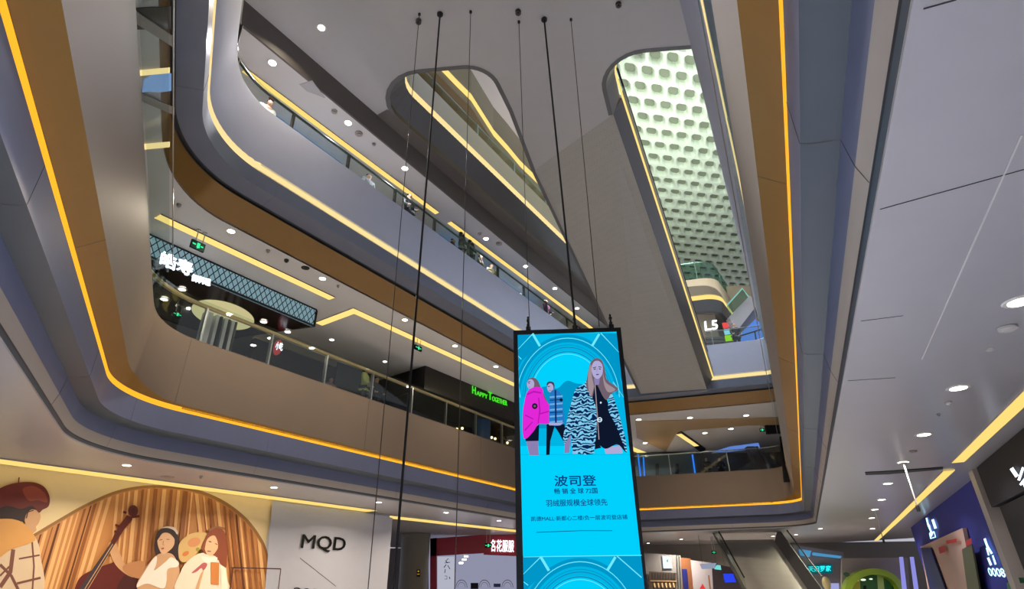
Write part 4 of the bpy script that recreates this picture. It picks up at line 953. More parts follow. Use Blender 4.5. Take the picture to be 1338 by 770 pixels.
# blue signs behind the third-floor rail, also glowing for blue light on the soffit
B3w, B3s = Plane(NB, -12.75), Plane(NB, -12.6)
sg = thing('glow_panel', 'blue lit shop sign with white characters behind the third-floor rail at the left', 'sign', B3w.at(390, 180))
vwall('blue_panel', B3w, 352, 150, 446, 225, 11.6, 12.83, E('blue_panel', (92, 150, 214), .62), .1, parent=sg)
for x0, y0, x1, y1 in ((361, 163, 380, 179), (382, 178, 385, 188), (387, 184, 394, 193), (397, 192, 402, 199), (404, 195, 409, 202)):
    bm = bmesh.new(); slab(bm, [B3s.at(*q) for q in ((x0, y0), (x1, y0+(x1-x0)*.62), (x1, y1+2), (x0, y1-(x1-x0)*.4+2))], NB*-.05); into(fin('white_letter', bm, e_white), sg)
sg = thing('glow_panel', 'long blue lit sign run and soffit glow behind the third-floor rail near the screen', 'sign', B3w.at(665, 380))
vwall('blue_panel', B3w, 575, 290, 602, 312, 11.6, 12.83, E('blue_panel_deep', (72, 140, 214), .75), .1, parent=sg)
vwall('blue_panel', B3w, 622, 330, 700, 390, 11.6, 12.83, E('blue_panel_deep', (72, 140, 214), .75), .1, parent=sg)
for k, (x, y) in enumerate(((650.5, 368), (653, 370), (655.5, 371), (660, 374), (664, 377), (670, 380), (679, 386))):
    p = Plane(NB, -12.55).at(x, y); bm = bmesh.new(); bmesh.ops.create_icosphere(bm, subdivisions=2, radius=.11 if k == 6 else .055, matrix=Matrix.Translation(p))
    into(fin('point_lamp', bm, E('spot_white', (255, 250, 244), 4)), sg)
# red light dot
p = planeB3(1.2).at(338, 161); bm = bmesh.new(); bmesh.ops.create_icosphere(bm, subdivisions=2, radius=.09, matrix=Matrix.Translation(p)); tube(bm, [p, Vector((p.x, p.y, F3+EYE))], .02, 6)
fin('red_lamp', bm, E('red_lamp_glow', (230, 90, 100), 1.2), label='small red lamp above the pale parapet below the person with the cap', category='lamp')

# ---------------------------------------------------------------- downlights and ceiling fittings
ORD = ['first', 'second', 'third', 'fourth', 'fifth', 'sixth', 'seventh', 'eighth', 'ninth', 'tenth', 'eleventh', 'twelfth']
def downlight(px, py, z, label, r=.085, group=None, lamp=None, e=None):
    p = atz(px, py, z); t = thing('recessed_downlight', label, 'light', p, group)
    bm = bmesh.new(); n = 20
    ro = [bm.verts.new((r*1.35*math.cos(2*PI*k/n), r*1.35*math.sin(2*PI*k/n), -.012)) for k in range(n)]
    rm = [bm.verts.new((r*1.45*math.cos(2*PI*k/n), r*1.45*math.sin(2*PI*k/n), .0)) for k in range(n)]
    ri = [bm.verts.new((r*math.cos(2*PI*k/n), r*math.sin(2*PI*k/n), -.010)) for k in range(n)]
    for k in range(n): bm.faces.new((ro[k], ro[(k+1) % n], ri[(k+1) % n], ri[k])); bm.faces.new((rm[k], rm[(k+1) % n], ro[(k+1) % n], ro[k]))
    fin('trim_ring', bm, m_ceilw, t)
    bm = bmesh.new(); disc(bm, (0, 0, -.014), r, .004, n); fin('lens', bm, e or e_lamp, t)
    return t
runs = [
 (2.78, .09, 'small square-bright downlight in the first-floor ceiling above the poster strip, {o} from the left', [(166, 608), (358, 637), (495, 656.5), (583, 670), (652, 680.5)], 'first-floor downlights on the left'),
 (7.85, .085, 'downlight in the second-floor gallery ceiling in front of the light strip, {o} from the left', [(302, 302), (421.5, 364), (529, 418), (594.5, 452), (648, 479)], 'second-floor front downlights'),
 (7.85, .075, 'downlight in the second-floor gallery ceiling behind the light strip, {o} from the left', [(433.5, 444), (503, 472.5)], 'second-floor rear downlights'),
 (7.27, .085, 'downlight under the dark lattice canopy, {o} from the left', [(214.5, 391), (238, 378), (344.5, 420.5), (353.5, 442), (331, 451), (376, 433.5)], 'downlights under the lattice canopy'),
 (12.85, .10, 'downlight in the third-floor gallery ceiling, {o} from the left', [(356, 82), (455, 160.5), (529, 220), (635, 312), (687, 348), (725, 377), (754, 403)], 'third-floor gallery downlights'),
 (2.78, .12, 'downlight in the glossy first-floor ceiling on the right, {o} counting away from the camera', [(1333, 394), (1252, 507), (1207, 568), (1180, 604), (1160, 632), (1152, 653), (1143, 666), (1139, 677), (1140, 691)], 'first-floor downlights on the right'),
 (2.78, .10, 'tiny downlight in the far first-floor ceiling right of the screen, {o} from the left', [(847, 710), (890, 705), (891, 717), (947, 708), (985, 706), (1010, 701), (1040, 699), (1072, 691)], 'far first-floor downlights'),
 (7.85, .13, 'small downlight in the far second-floor ceiling right of the screen, {o} from the left', [(834.5, 548.5), (843, 579), (901.5, 546), (921, 566), (955, 560.5), (975, 543)], 'far second-floor downlights'),
]
for z, r, lb, pts, grp in runs:
    for k, (x, y) in enumerate(pts): downlight(x, y, z-.001, lb.format(o=ORD[k]), r, grp)
downlight(420, 36, 13.395, 'single downlight in the flat taupe soffit at the top left', .09)
downlight(665, 178.5, 22.89, 'bright downlight seen through the rounded opening near the screen cables', .16)
LN = [(2.78, 'first-floor'), ]
def fitting(px, py, z, r, label, name='smoke_detector', h=.05, mat=None):
    p = atz(px, py, z); bm = bmesh.new(); disc(bm, p-Vector((0, 0, h)), r, h, 18); disc(bm, p-Vector((0, 0, h*1.6)), r*.6, h*.6, 14)
    fin(name, bm, mat or m_steel, label=label, category=name.replace('_', ' '), smooth=True)
for a in ((219, 623.5, 2.78, .17, 'round grey ceiling speaker above the poster between two downlights', 'ceiling_speaker', .015, m_warm),
          (263, 622, 2.78, .04, 'tiny sprinkler in the ceiling above the poster arch', 'sprinkler', .05), (399, 350, 7.85, .11, 'round grey ceiling speaker on the second-floor ceiling', 'ceiling_speaker', .012, m_dkmet), (374.5, 339.5, 7.85, .06, 'small dark detector left of the second-floor ceiling speaker', 'smoke_detector', .05, m_dkmet),
          (350.5, 327, 7.85, .05, 'small pale detector on the second-floor ceiling near the exit sign', 'smoke_detector'), (234, 267, 7.85, .05, 'small sprinkler at the far left of the second-floor ceiling', 'sprinkler'), (442, 373, 7.85, .04, 'tiny sprinkler right of the second-floor downlight', 'sprinkler'),
          (469, 174, 12.85, .12, 'round grey detector between third-floor downlights', 'smoke_detector', .05, m_warm), (437, 145, 12.85, .09, 'small dark detector left of a third-floor downlight', 'smoke_detector', .05, m_warm), (652, 318, 12.85, .13, 'round grey detector right of the third-floor downlight', 'smoke_detector', .05, m_warm), (627, 305, 12.85, .08, 'small grey detector above the group of people', 'smoke_detector', .05, m_warm), (489, 188, 12.85, .06, 'small pink sprinkler on the third-floor ceiling', 'sprinkler', .05),
          (1316, 428, 2.775, .10, 'large pale round detector at the right edge of the glossy ceiling', 'smoke_detector', .03, m_ceilw), (1293, 456, 2.775, .05, 'small pale detector left of the large round one', 'smoke_detector', .02, m_ceilw), (1239, 526, 2.775, .05, 'small white detector below the bright right-hand downlight', 'smoke_detector', .03, m_ceilw), (1226, 541, 2.775, .03, 'tiny sprinkler on the right-hand glossy ceiling', 'sprinkler', .03), (1193, 589, 2.775, .08, 'grey detector above the long black slot in the right ceiling', 'smoke_detector', .03, m_warm)):
    fitting(*a)
# access panels and slots
def flat_panel(pts, z, name, mat, label, cat, th=.015):
    bm = bmesh.new(); slab(bm, [atz(x, y, z) for x, y in pts], (0, 0, -th)); return fin(name, bm, mat, label=label, category=cat)
flat_panel([(408, 105), (425, 128), (401, 119), (391, 110)][:4], 12.85, 'ceiling_grille', m_flat, 'pale square ventilation grille in the third-floor ceiling', 'grille')
flat_panel([(1130, 617), (1131, 620.5), (1160, 619.5), (1232, 613), (1232, 610.5), (1160, 615.5)], 2.776, 'ceiling_slot', m_blackm, 'long black slot curving across the glossy right-hand ceiling', 'slot')
for (xa, ya, zb, lb) in ((1180, 604, 640, 'longer white rod hanging from the bright downlight in the right ceiling'), (1143, 667, 700, 'short thin rod hanging farther along the right ceiling')):
    p = atz(xa, ya, 2.78); yv = p.y; d = ray(xa+17 if zb == 640 else xa+8, 662 if zb == 640 else 706); q = d*(yv/d.y); bm = bmesh.new()
    tube(bm, [p, Vector((p.x, p.y, q.z+EYE))], .018, 8); disc(bm, (p.x, p.y, q.z+EYE-.12), .04, .14, 12, 1); disc(bm, (p.x, p.y, p.z-.03), .09, .03, 14)
    fin('hanging_rod', bm, [m_warm, m_dkmet], label=lb, category='rod')

flat_panel([(176, 10), (223, 8), (223, 37), (176, 38)], 7.845, 'ceiling_beam', m_brownband, 'dark grey ceiling beam seen through the left glass at the very top', 'beam')
flat_panel([(178, 14), (228, 48), (228, 62), (178, 30)], 7.80, 'ceiling_beam', m_warm, 'pale slanting ceiling beam seen through the left glass near the top', 'beam')
flat_panel([(186, 122), (228, 140), (228, 150), (186, 132)], 7.80, 'ceiling_beam', m_warm, 'pale slanting ceiling beam seen through the left glass below the blue patch', 'beam')
flat_panel([(186, 120), (188, 104), (200, 97), (216, 94), (224, 96), (224, 118), (210, 120), (196, 119)], 7.845, 'glow_panel', E('pale_blue_glow', (130, 165, 215), .75), 'blue glowing patch on the ceiling seen through the left glass', 'light panel')  # emissive panel put in for the patch of blue light on the ceiling
for y_, lb in ((90, 'upper'), (187, 'lower')):
    flat_panel([(180, y_+2), (222, y_-2), (222, y_+4), (180, y_+8)], 7.84, 'ceiling_light_strip', e_warm3, lb+' of two short warm ceiling strips seen through the left glass', 'light strip', .03)
# ---------------------------------------------------------------- right-hand shops
RW = Plane(nrm(26.4), 1.5485*2.78)
m_navy = M('navy_shopfront', (52, 56, 138), .75, 0, .05, 3, .2); m_salm = M('salmon_portal', (190, 158, 146), .5); m_nvd = M('deep_navy', (20, 26, 92), .4)
def rwall(name, x0, y0, x1, y1, zb, zt, mat, th=.25, lift=0, parent=None, **kw):
    A0, A1 = RW.at(x0, y0, lift), RW.at(x1, y1, lift); bm = bmesh.new()
    slab(bm, [Vector((A0.x, A0.y, zb+EYE)), Vector((A1.x, A1.y, zb+EYE)), Vector((A1.x, A1.y, zt+EYE)), Vector((A0.x, A0.y, zt+EYE))], RW.n*th)
    o = fin(name, bm, mat, **kw); return into(o, parent) if parent else o
ns = thing('shopfront', 'navy blue shopfront with slim glowing letters and a salmon portal at the right', 'shop', RW.at(1240, 765))
rwall('facade', 1190, 690, 1283, 619, -1.6, 2.77, m_navy, parent=ns)
bm = bmesh.new(); slab(bm, [RW.at(x, y, .03) for x, y in ((1206, 715), (1263, 690), (1290, 815), (1224, 815))], RW.n*-.12); into(fin('portal', bm, m_salm), ns)
bm = bmesh.new(); slab(bm, [RW.at(x, y, .20) for x, y in ((1204, 716), (1217, 716), (1253, 815), (1226, 815))], RW.n*-.05); into(fin('entrance', bm, m_nvd), ns)
bm = bmesh.new(); slab(bm, [RW.at(x, y, .20) for x, y in ((1259, 718), (1272, 712), (1287, 800), (1270, 800))], RW.n*-.05); into(fin('picture_panel', bm, M('portrait_green', (74, 78, 54), .5)), ns)
A = Art(RW, .26, .004); red_ = C('sofa_red', (178, 24, 34))
for p in ([(1236, 707), (1250, 704), (1250, 709), (1237, 711)], [(1226, 716), (1233, 713), (1236, 721), (1228, 724)], [(1262, 707), (1269, 703), (1270, 711), (1263, 714)]): A.add(p, red_)
A.done('red_accents', ns)
A = Art(RW, .06, .004); lw = E('letter_white', (190, 238, 245), 2.0)
for p, wd in (([(1210.5, 677), (1213, 687), (1217.5, 697)], 2.2), ([(1218.5, 679), (1222.5, 691)], 3.4), ([(1214.5, 697), (1220.5, 695), (1222.5, 702), (1216, 704), (1214.5, 697)], 1.5), ([(1214, 686), (1217, 697)], 1.6)): A.add(stroke(p, wd), lw)
for p, wd in (([(1286.5, 704), (1290, 714), (1296, 724)], 3.0), ([(1291, 729), (1295, 739)], 3), ([(1297, 726), (1301, 738)], 2.4), ([(1289, 716), (1292, 726)], 2)): A.add(stroke(p, wd), lw)
A.done('slim_letters', ns)
text('numerals', '0008', RW, (1293, 753), (1315, 755), (1289.5, 742), lw, ns, lift=.12, bold=.02)
bm = bmesh.new(); slab(bm, [RW.at(x, y, .1) for x, y in ((1321, 762), (1338, 755), (1345, 790), (1327, 800))], RW.n*-.1); into(fin('green_board', bm, M('board_green', (56, 120, 84), .5)), ns)
ds = thing('shopfront', 'black shopfront with large white letters at the right edge of the ceiling', 'shop', RW.at(1330, 700))
rwall('facade', 1290, 612, 1440, 470, -1.6, 2.77, m_darkwall, parent=ds)
rwall('bulkhead', 1291, 611, 1440, 470, 1.75, 2.76, M('charcoal_band', (44, 42, 44), .75, 0, .05, 3, .2), th=-.25, lift=0.02, parent=ds)
rwall('lower_panel', 1297, 606, 1440, 470, -1.6, 1.7, m_blackm, th=-.2, lift=.02, parent=ds)
A = Art(RW, .34, .004)
for p, wd in (([(1321.5, 612), (1329, 623)], 5), ([(1337, 611), (1331, 628)], 3.4), ([(1337, 628), (1342, 640)], 5), ([(1333, 634), (1340, 625)], 3)): A.add(stroke(p, wd), E('letter_bright', (226, 236, 250), 2.5))
A.done('white_letters', ds)
rwall('jamb', 1283, 619, 1288, 614, -1.6, 2.77, m_warm, th=-.3, lift=.02, parent=ns)

# ---------------------------------------------------------------- far end, first floor
FA = Plane((0, 1, 0), 41.0)
fs = thing('shopfront', 'grey shopfront with a white square sign and shelves, right of the screen foot', 'shop', (FA.at(870, 760).x, 41, 0))
bm = bmesh.new(); fr(bm, [(830, 722), (886, 726), (886, 815), (830, 815)], FA); into(fin('facade', bm, M('cool_grey_shop', (110, 108, 112), .5)), fs)
bm = bmesh.new(); fr(bm, [(865.5, 726.5), (877, 727.5), (878.5, 743), (867, 743)], FA, .05, lift=.1); into(fin('white_sign', bm, E('sign_box_white', (240, 250, 255), 1.1)), fs)
A = Art(FA, .14, .004); A.add(stroke([(871, 733), (873, 731), (872, 735)], 1.0), C('mark_teal', (40, 90, 80))); A.done('sign_mark', fs)
A = Art(FA, .1, .004)
A.add([(848, 747), (884, 749), (884, 815), (848, 815)], C('shelf_back', (64, 50, 40)))
for k in range(9): A.add([(851+k*3.6, 749), (853.4+k*3.6, 749), (853.4+k*3.6, 757.5), (851+k*3.6, 757.5)], C('goods_dark', (30, 26, 28)))
A.add([(850, 758.5), (884, 759), (884, 760.5), (850, 760)], C('shelf_board', (150, 118, 80)))
for k in range(6): A.add(stroke([(855+k*5, 762), (856+k*5, 768)], 1.6), C('goods_gold', (200, 170, 120)))
A.done('shelves', fs)
bm = bmesh.new()
for x in (884.5, 887.5): fr(bm, [(x, 726), (x+1.8, 726), (x+7.5, 815), (x+5, 815)], FA, .15, lift=.25)
into(fin('metal_jamb', bm, m_steel), fs)
f2 = thing('shopfront', 'brown timber shop entrance with a dark doorway at the far first floor', 'shop', (FA.at(900, 760).x, 41, 0))
bm = bmesh.new(); fr(bm, [(888, 729), (902, 730), (910, 815), (896, 815)], FA, .3, lift=.12); into(fin('timber_frame', bm, M('timber_brown', (104, 64, 40), .45)), f2)
bm = bmesh.new(); fr(bm, [(891, 744), (897.5, 744), (903, 815), (897, 815)], FA, .05, lift=.2); into(fin('doorway', bm, m_nvd), f2)
bm = bmesh.new(); fr(bm, [(902, 732), (930, 736), (934, 815), (909, 815)], FA, .2, lift=.1); into(fin('pale_wall', bm, M('pale_lilac_wall', (150, 146, 156), .5)), f2)
bm = bmesh.new(); fr(bm, [(930, 736), (958, 742), (990, 815), (934, 815)], FA, .2, lift=.08); into(fin('dark_wall', bm, M('dark_plum_wall', (40, 30, 38), .5)), f2)
A = Art(FA, .34, .004); A.add([(914, 770), (918, 763), (922, 770)], red_); A.add(stroke([(926, 752), (928, 770)], 2), C('timber', (120, 84, 60))); A.done('window_goods', f2)
FB = Plane((0, 1, 0), 37.0); fbk = 36.6
for pts, mt, nm_, lb in (([(915, 737), (936, 736), (934, 743), (918, 744)], E('hang_glow', (170, 180, 205), .7), 'hanging_sign', 'pale silver hanging sign at the far first floor'), ([(934, 744), (937, 738.5), (941.5, 739), (942.5, 745)], E('teal_glow2', (120, 220, 215), 1), 'hanging_sign', 'small mint glowing sign right of the silver hanging sign'),
                         ([(945.5, 750), (958, 750), (962, 761), (948, 761.5)], E('blue_screen', (46, 70, 236), 1), 'display_screen', 'glowing blue display screen left of the escalator underside')):
    fbk += .4; FB = Plane((0, 1, 0), fbk)
    bm = bmesh.new(); fr(bm, pts, FB, .12); c0 = FB.at(*pts[0]); tube(bm, [c0+Vector((.15, .05, -.02)), Vector((c0.x+.15, c0.y+.05, 2.78+EYE))], .008, 5, 1); fin(nm_, bm, [mt, m_dkmet], label=lb, category='sign' if nm_ != 'display_screen' else 'screen')
exit_sign(933, 722, 2.78, 6, 4, 'tiny green exit sign above the silver sign at the far first floor', Plane((0, 1, 0), 38.5))
cove('trim_14', [(atz(948, 728.5, 2.78).x, atz(948, 728.5, 2.78).y, 0), (atz(900, 722, 2.78).x, atz(900, 722, 2.78).y, 0)], False, 0, .6, 2.77, e_cove, m_warm)
cove('trim_15', [(atz(892, 721, 2.78).x, atz(892, 721, 2.78).y, 0), (atz(843, 714, 2.78).x, atz(843, 714, 2.78).y, 0)], False, 0, .6, 2.77, e_cove, m_warm)

# lower escalator, going down from the second floor to the right
Lq = [Plane((0, 1, 0), 36).at(941, 709), Plane((0, 1, 0), 36).at(1012, 708), Plane((0, 1, 0), 31.5).at(1075, 800), Plane((0, 1, 0), 31.5).at(990, 800)]
le = thing('escalator', 'lower escalator with a perforated grey underside descending at the far first floor', 'escalator', Lq[3])
bm = bmesh.new(); slab(bm, Lq, (0, .1, .12)); into(fin('perforated_soffit', bm, m_perf), le)
for (a, b), dx in (((Lq[0], Lq[3]), -.35), ((Lq[1], Lq[2]), .35)):
    bm = bmesh.new(); slab(bm, [a, b, b+Vector((dx, 0, .7)), a+Vector((dx, 0, .7))], (dx*.2, .05, 0)); into(fin('side_panel', bm, m_rim), le)
    bm = bmesh.new(); slab(bm, [a+Vector((dx, 0, .7)), b+Vector((dx, 0, .7)), b+Vector((dx, 0, 1.5)), a+Vector((dx, 0, 1.5))], (.02, 0, 0)); into(fin('glass_balustrade', bm, m_glass), le)
    bm = bmesh.new(); tube(bm, [a+Vector((dx, 0, 1.5)), b+Vector((dx, 0, 1.5))], .04, 6); into(fin('handrail', bm, m_blackm), le)

# teal sign shop and green arch shop
ts = thing('shopfront', 'grey shop with a glowing teal sign at the far right of the first floor', 'shop', (FA.at(1070, 760).x, 41, 0))
bm = bmesh.new(); fr(bm, [(1036, 712), (1102, 722), (1106, 815), (1056, 815)], FA, .3); into(fin('facade', bm, M('lilac_grey_shop', (142, 138, 146), .5)), ts)
bm = bmesh.new(); fr(bm, [(1052, 739), (1088, 737.5), (1088, 749), (1056, 751)], FA, .06, lift=.1); into(fin('sign_board', bm, E('teal_dark', (10, 96, 110), .8)), ts)
text('glowing_characters', '天妇罗家', FA, (1056, 748), (1086, 747), (1056, 740), e_teal, ts, lift=.2, bold=.03)
bm = bmesh.new(); fr(bm, [(1078, 762.5), (1096, 762.5), (1097, 790), (1080, 790)], FA, .06, lift=.1); into(fin('light_panel', bm, E('lilac_panel', (176, 180, 236), .8)), ts)
text('unit_number', '13', FA, (1099, 772), (1106, 772), (1099, 764), e_white, ts, lift=.35, bold=.03)
bm = bmesh.new(); fr(bm, [(1062, 722), (1100, 727), (1098, 730), (1062, 726)], FA, .06, lift=.15); fr(bm, [(1044, 718), (1060, 720), (1058, 728), (1046, 726)], FA, .06, lift=.15); into(fin('upper_light', bm, E('sky_blue_panel', (90, 170, 220), .7)), ts)
p = FA.at(1068, 763); bm = bmesh.new(); bmesh.ops.create_uvsphere(bm, u_segments=20, v_segments=12, radius=.3, matrix=Matrix.Translation((p.x, p.y-1.2, p.z))@Matrix.Diagonal((.8, .8, 1.3, 1))); fin('balloon', bm, M('cream_balloon', (186, 172, 130), .3), smooth=True, label='cream coloured balloon in front of the teal sign shop', category='balloon')
cove('trim_16', [(atz(1195, 722, 2.78).x, 37.8, 0), (atz(1060, 724, 2.78).x, 37.8, 0)], False, 0, .45, 2.775, e_warm, m_warm)
FG = Plane((0, 1, 0), 38.6)
gs = thing('shopfront', 'shop with a bright green arched entrance at the far right', 'shop', (FG.at(1145, 760).x, 38.6, 0))
bm = bmesh.new(); av_ = ell(1142, 772, 38, 29, 0, 24, 180, 360); bv_ = ell(1144, 776, 31, 25, 0, 24, 180, 360)
for k in range(24): fr(bm, [av_[k], av_[k+1], bv_[k+1], bv_[k]], FG, .5, lift=.2)
fr(bm, [(1104, 772), (1112, 772), (1112, 820), (1104, 820)], FG, .5, lift=.2); fr(bm, [(1174, 772), (1181, 772), (1181, 820), (1174, 820)], FG, .5, lift=.2)
into(fin('green_arch', bm, M('lime_green', (132, 160, 40), .35)), gs)
bm = bmesh.new(); fr(bm, [(1100, 730), (1186, 729), (1192, 820), (1100, 820)], FG, .15, lift=-.6); into(fin('facade', bm, M('pale_shop_wall', (150, 142, 140), .5)), gs)
A = Art(FG, -.3, .004)
A.add(bv_+[(1174, 820), (1112, 820)], C('interior_green', (40, 92, 44)))
A.add([(1115, 757), (1124, 750), (1124, 770), (1115, 790)], C('yellow_wall', (170, 168, 50))); A.add([(1146, 752), (1154, 752), (1158, 800), (1149, 800)], C('pale_green', (160, 184, 110))); A.add([(1160, 757), (1172, 765), (1174, 800), (1164, 800)], C('jungle', (30, 100, 40)))
for x, y, r in ((1128, 758, 3.5), (1131, 749, 3), (1120, 759, 2), (1138, 757, 2.4), (1151, 749, 2)): A.add(ell(x, y, r, r*.4), E('inside_lamp', (225, 240, 205), 1.3))
for x, y in ((1130, 768), (1168, 767), (1174, 768)): A.add(ell(x, y, 2.2, 3), m_blackm)
A.done('interior_display', gs)
p = FG.at(1106, 751, .4); bm = bmesh.new(); bmesh.ops.create_icosphere(bm, subdivisions=2, radius=.15, matrix=Matrix.Translation(p)@Matrix.Diagonal((1.3, 1, .8, 1))); into(fin('leaf_ornament', bm, M('leaf_dark', (20, 70, 44), .5)), gs)
# glazed slanting shop posts left of the navy shop
vs = thing('light_column', 'pair of slim lilac glowing strips beside the green arch shop', 'light', FG.at(1185, 760))
for x0, x1, x2, x3 in ((1176, 1180, 1190, 1184), (1190, 1194, 1207, 1201)):
    bm = bmesh.new(); fr(bm, [(x0, 728), (x1, 728), (x2, 815), (x3, 815)], FG, .1, lift=.5); into(fin('glowing_strip', bm, E('lilac_strip', (150, 150, 235), .9)), vs)

# ---------------------------------------------------------------- far end, second floor
EB = Plane((0, 1, 0), 38.0)
wf = thing('shopfront', 'dark shopfront edged with electric blue light at the far second floor, right of the screen', 'shop', EB.at(870, 600))
bm = bmesh.new(); fr(bm, [(830, 592), (912, 590), (912, 640), (830, 640)], EB, .2, lift=.3); into(fin('facade', bm, M('teal_grey_front', (58, 78, 84), .4)), wf)
bm = bmesh.new()
for a, b in (((833, 594), (838, 640)), ((904, 594), (910, 636)), ((840, 597), (842, 636))): fr(bm, [a, (a[0]+1.6, a[1]), (b[0]+1.6, b[1]), b], EB, .05, lift=.5)
into(fin('blue_edge_light', bm, E('electric_blue', (30, 130, 255), 1.2)), wf)
bm = bmesh.new()
for x in (857, 883): fr(bm, [(x, 606), (x+4, 606), (x+4, 640), (x, 640)], EB, .1, lift=.55)
into(fin('dark_mannequin_panel', bm, m_darkwall), wf)
cove('trim_17', [(atz(872, 602, 7.85).x, atz(872, 602, 7.85).y, 0), (atz(828, 584, 7.85).x, atz(828, 584, 7.85).y, 0)], False, 0, .5, 7.84, e_warm, m_warm)
rec = flat_panel([(884, 566), (890, 563), (922, 586), (918, 592)], 7.84, 'ceiling_recess', m_blackm, 'dark recess beside a yellow strip in the far second-floor ceiling', 'recess', .06)
cove('trim_18', [(atz(913, 580.5, 7.85).x, atz(913, 580.5, 7.85).y, 0), (atz(890, 564.5, 7.85).x, atz(890, 564.5, 7.85).y, 0)], False, 0, .3, 7.77, e_warm, m_warm)
flat_panel([(830, 550.5), (1022, 545), (1030, 556), (975, 556), (900, 562), (884, 566), (870, 590), (832, 572)], 7.845, 'ceiling_panel', m_tan, 'brown ceiling panel across the far second-floor gallery', 'ceiling panel', .02)
flat_panel([(931, 591), (953, 584), (991, 579), (993, 585), (955, 590)], 7.845, 'glow_panel', E('blue_panel_soft', (110, 150, 235), .7), 'slanted blue lit ceiling panel in the far second-floor gallery', 'light panel', .03)
fr_ = thing('shopfront', 'dark shopfront at the right end of the far second-floor gallery', 'shop', Plane((0, 1, 0), 31.5).at(1030, 600))
ED = Plane((0, 1, 0), 31.5)
bm = bmesh.new(); fr(bm, [(1020, 570), (1045, 568), (1050, 628), (1026, 630)], ED, .2); into(fin('facade', bm, m_darkwall), fr_)
bm = bmesh.new(); fr(bm, [(1000, 554), (1036, 552), (1038, 565), (1003, 567)], ED, .2, lift=.3); into(fin('bulkhead', bm, m_blackm), fr_)
bm = bmesh.new(); fr(bm, [(1033, 600), (1037, 598), (1040, 614), (1036, 614)], ED, .1, lift=.2); into(fin('blue_light', bm, E('electric_blue_soft', (60, 110, 220), .9)), fr_)
bm = bmesh.new(); e_ = Plane((0, 1, 0), 36.4); slab(bm, [e_.at(x, y) for x, y in ((976, 583), (986, 583), (1010, 622), (998, 624))], (0, .6, .1)); slab(bm, [e_.at(x, y) for x, y in ((987, 583), (990, 583), (1015, 620), (1011, 622))], (0, .5, .4)); fin('escalator', bm, m_taupe, label='slanting escalator side rising at the far second-floor gallery', category='escalator')
for x, y, lb in ((944, 617, 'left of two small dark figures behind the far second-floor glass'), (962, 615, 'right of two small dark figures behind the far second-floor glass')):
    person(lb, (atz(x, 620, 5.7).x, 36.2, F2z+EYE), PI, ('top_black', (24, 24, 28)), ('trousers_dark', (40, 40, 46)), dk, False)

# ---------------------------------------------------------------- far end, third floor: L5 sign and friends
L5 = Plane((0, 1, 0), 28.3)
text('floor_sign', 'L5', L5, (921.5, 432), (938.5, 430), (920.5, 420), e_white, None, lift=.1, depth=.05, bold=.01, label='white L5 floor sign on the olive grey wall above the far parapet', category='sign')
bm = bmesh.new()
for k in range(5): fr(bm, [(922, 441+k*4.6), (945, 440+k*4.6), (946, 442.6+k*4.6), (923, 443.6+k*4.6)], L5, .08, lift=.12)
fin('wall_louvre', bm, m_rim, label='dark horizontal louvres on the wall below the L5 sign', category='louvre')
for pts, mt, lb in (([(944, 422), (953, 421), (955, 427), (946, 429)], E('red_sign', (230, 84, 84), 1), 'red sign in the stack right of the L5 lettering'), ([(946, 430.5), (956, 429), (957.5, 435.5), (948, 437)], E('cyan_sign', (150, 220, 240), 1), 'pale cyan sign in the middle of the stack right of the L5 lettering'),
                    ([(947.5, 438.5), (958.5, 437.5), (959.5, 444), (949, 445.5)], E('lime_sign', (150, 225, 20), 1), 'lime green sign at the bottom of the stack right of the L5 lettering'), ([(948, 452), (953.5, 451.5), (954.5, 459.5), (949.5, 460)], E('blue_sign', (110, 150, 220), .8), 'small blue sign near the parapet below the lime green sign')):
    bm = bmesh.new(); fr(bm, pts, L5, .1, lift=.3); fin('light_sign', bm, mt, label=lb, category='sign')
win = thing('window_display', 'bright blue glazed front behind the far parapet right of the signs', 'window', L5.at(980, 440))
bm = bmesh.new(); fr(bm, [(961, 443), (984, 415), (1002, 428), (1010, 462), (964, 462)], L5, .1, lift=.25); into(fin('glowing_pane', bm, E('window_blue', (92, 140, 226), .95)), win)
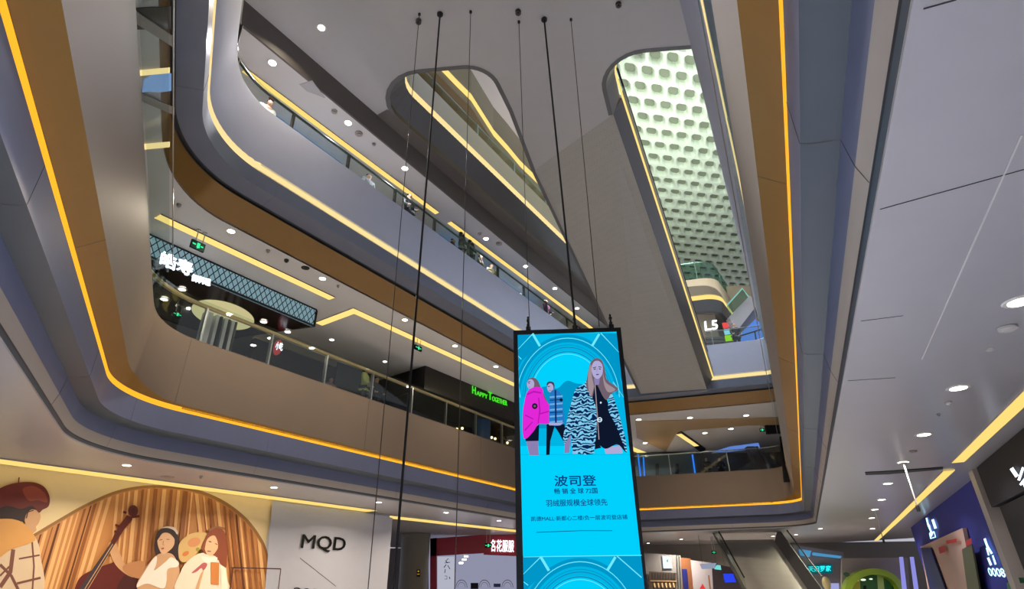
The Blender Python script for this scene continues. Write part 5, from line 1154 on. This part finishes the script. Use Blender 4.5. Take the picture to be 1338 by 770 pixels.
bm = bmesh.new(); fr(bm, [(958, 441), (1002, 427.5), (1002, 429), (958, 442.5)], L5, .08, lift=.4); fr(bm, [(986, 433), (987, 433), (992, 462), (991, 462)], L5, .08, lift=.4); fr(bm, [(961, 444), (962, 444), (965, 462), (964, 462)], L5, .08, lift=.4); into(fin('mullion', bm, m_dkmet), win)
ue = thing('escalator', 'small upper escalator crossing diagonally above the blue glazed front', 'escalator', L5.at(960, 440))
bm = bmesh.new(); fr(bm, [(953, 414), (980, 386), (990, 398), (962, 434)], L5, .5, lift=.9); into(fin('truss', bm, m_flat), ue)
bm = bmesh.new(); fr(bm, [(984, 400), (992, 412), (962, 441), (958, 436)], L5, .4, lift=.8); into(fin('lower_truss', bm, m_slate3), ue)
bm = bmesh.new(); fr(bm, [(950, 400), (970, 378), (978, 388), (954, 412)], L5, .05, lift=1.0); into(fin('glass_balustrade', bm, m_glass2), ue)
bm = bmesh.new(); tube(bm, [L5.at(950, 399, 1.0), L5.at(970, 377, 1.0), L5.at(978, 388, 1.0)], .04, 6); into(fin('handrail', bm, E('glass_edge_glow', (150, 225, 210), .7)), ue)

# lamps that really light the galleries (each sits just under a ceiling lamp)
def lamp(px, py, z, en, col=(1, .86, .66), spread=150, size=.16):
    l = bpy.data.lights.new('downlight_beam', 'AREA'); l.shape = 'DISK'; l.size = size; l.energy = en; l.color = col; l.spread = math.radians(spread)
    o = bpy.data.objects.new('downlight_beam', l); COL.objects.link(o); o.location = atz(px, py, z-.03)
for q in ((166, 608), (358, 637), (495, 656.5), (583, 670)): lamp(*q, 2.78, 140, (1, .84, .62))
for q in ((302, 302), (421.5, 364), (529, 418), (648, 479)): lamp(*q, 7.85, 92)
for q in ((356, 82), (455, 160.5), (529, 220), (635, 312), (725, 377)): lamp(*q, 12.85, 70, (.95, .93, 1))
for q in ((1252, 507), (1180, 604), (1152, 653), (1140, 691)): lamp(*q, 2.78, 80, (.96, .92, .95))
for q in ((890, 705), (985, 706), (1072, 691)): lamp(*q, 2.78, 330)
for q in ((901.5, 546), (975, 543), (843, 579)): lamp(*q, 7.85, 120)
lamp(665, 178.5, 22.89, 400, (.95, .96, 1)); lamp(420, 36, 13.39, 150)
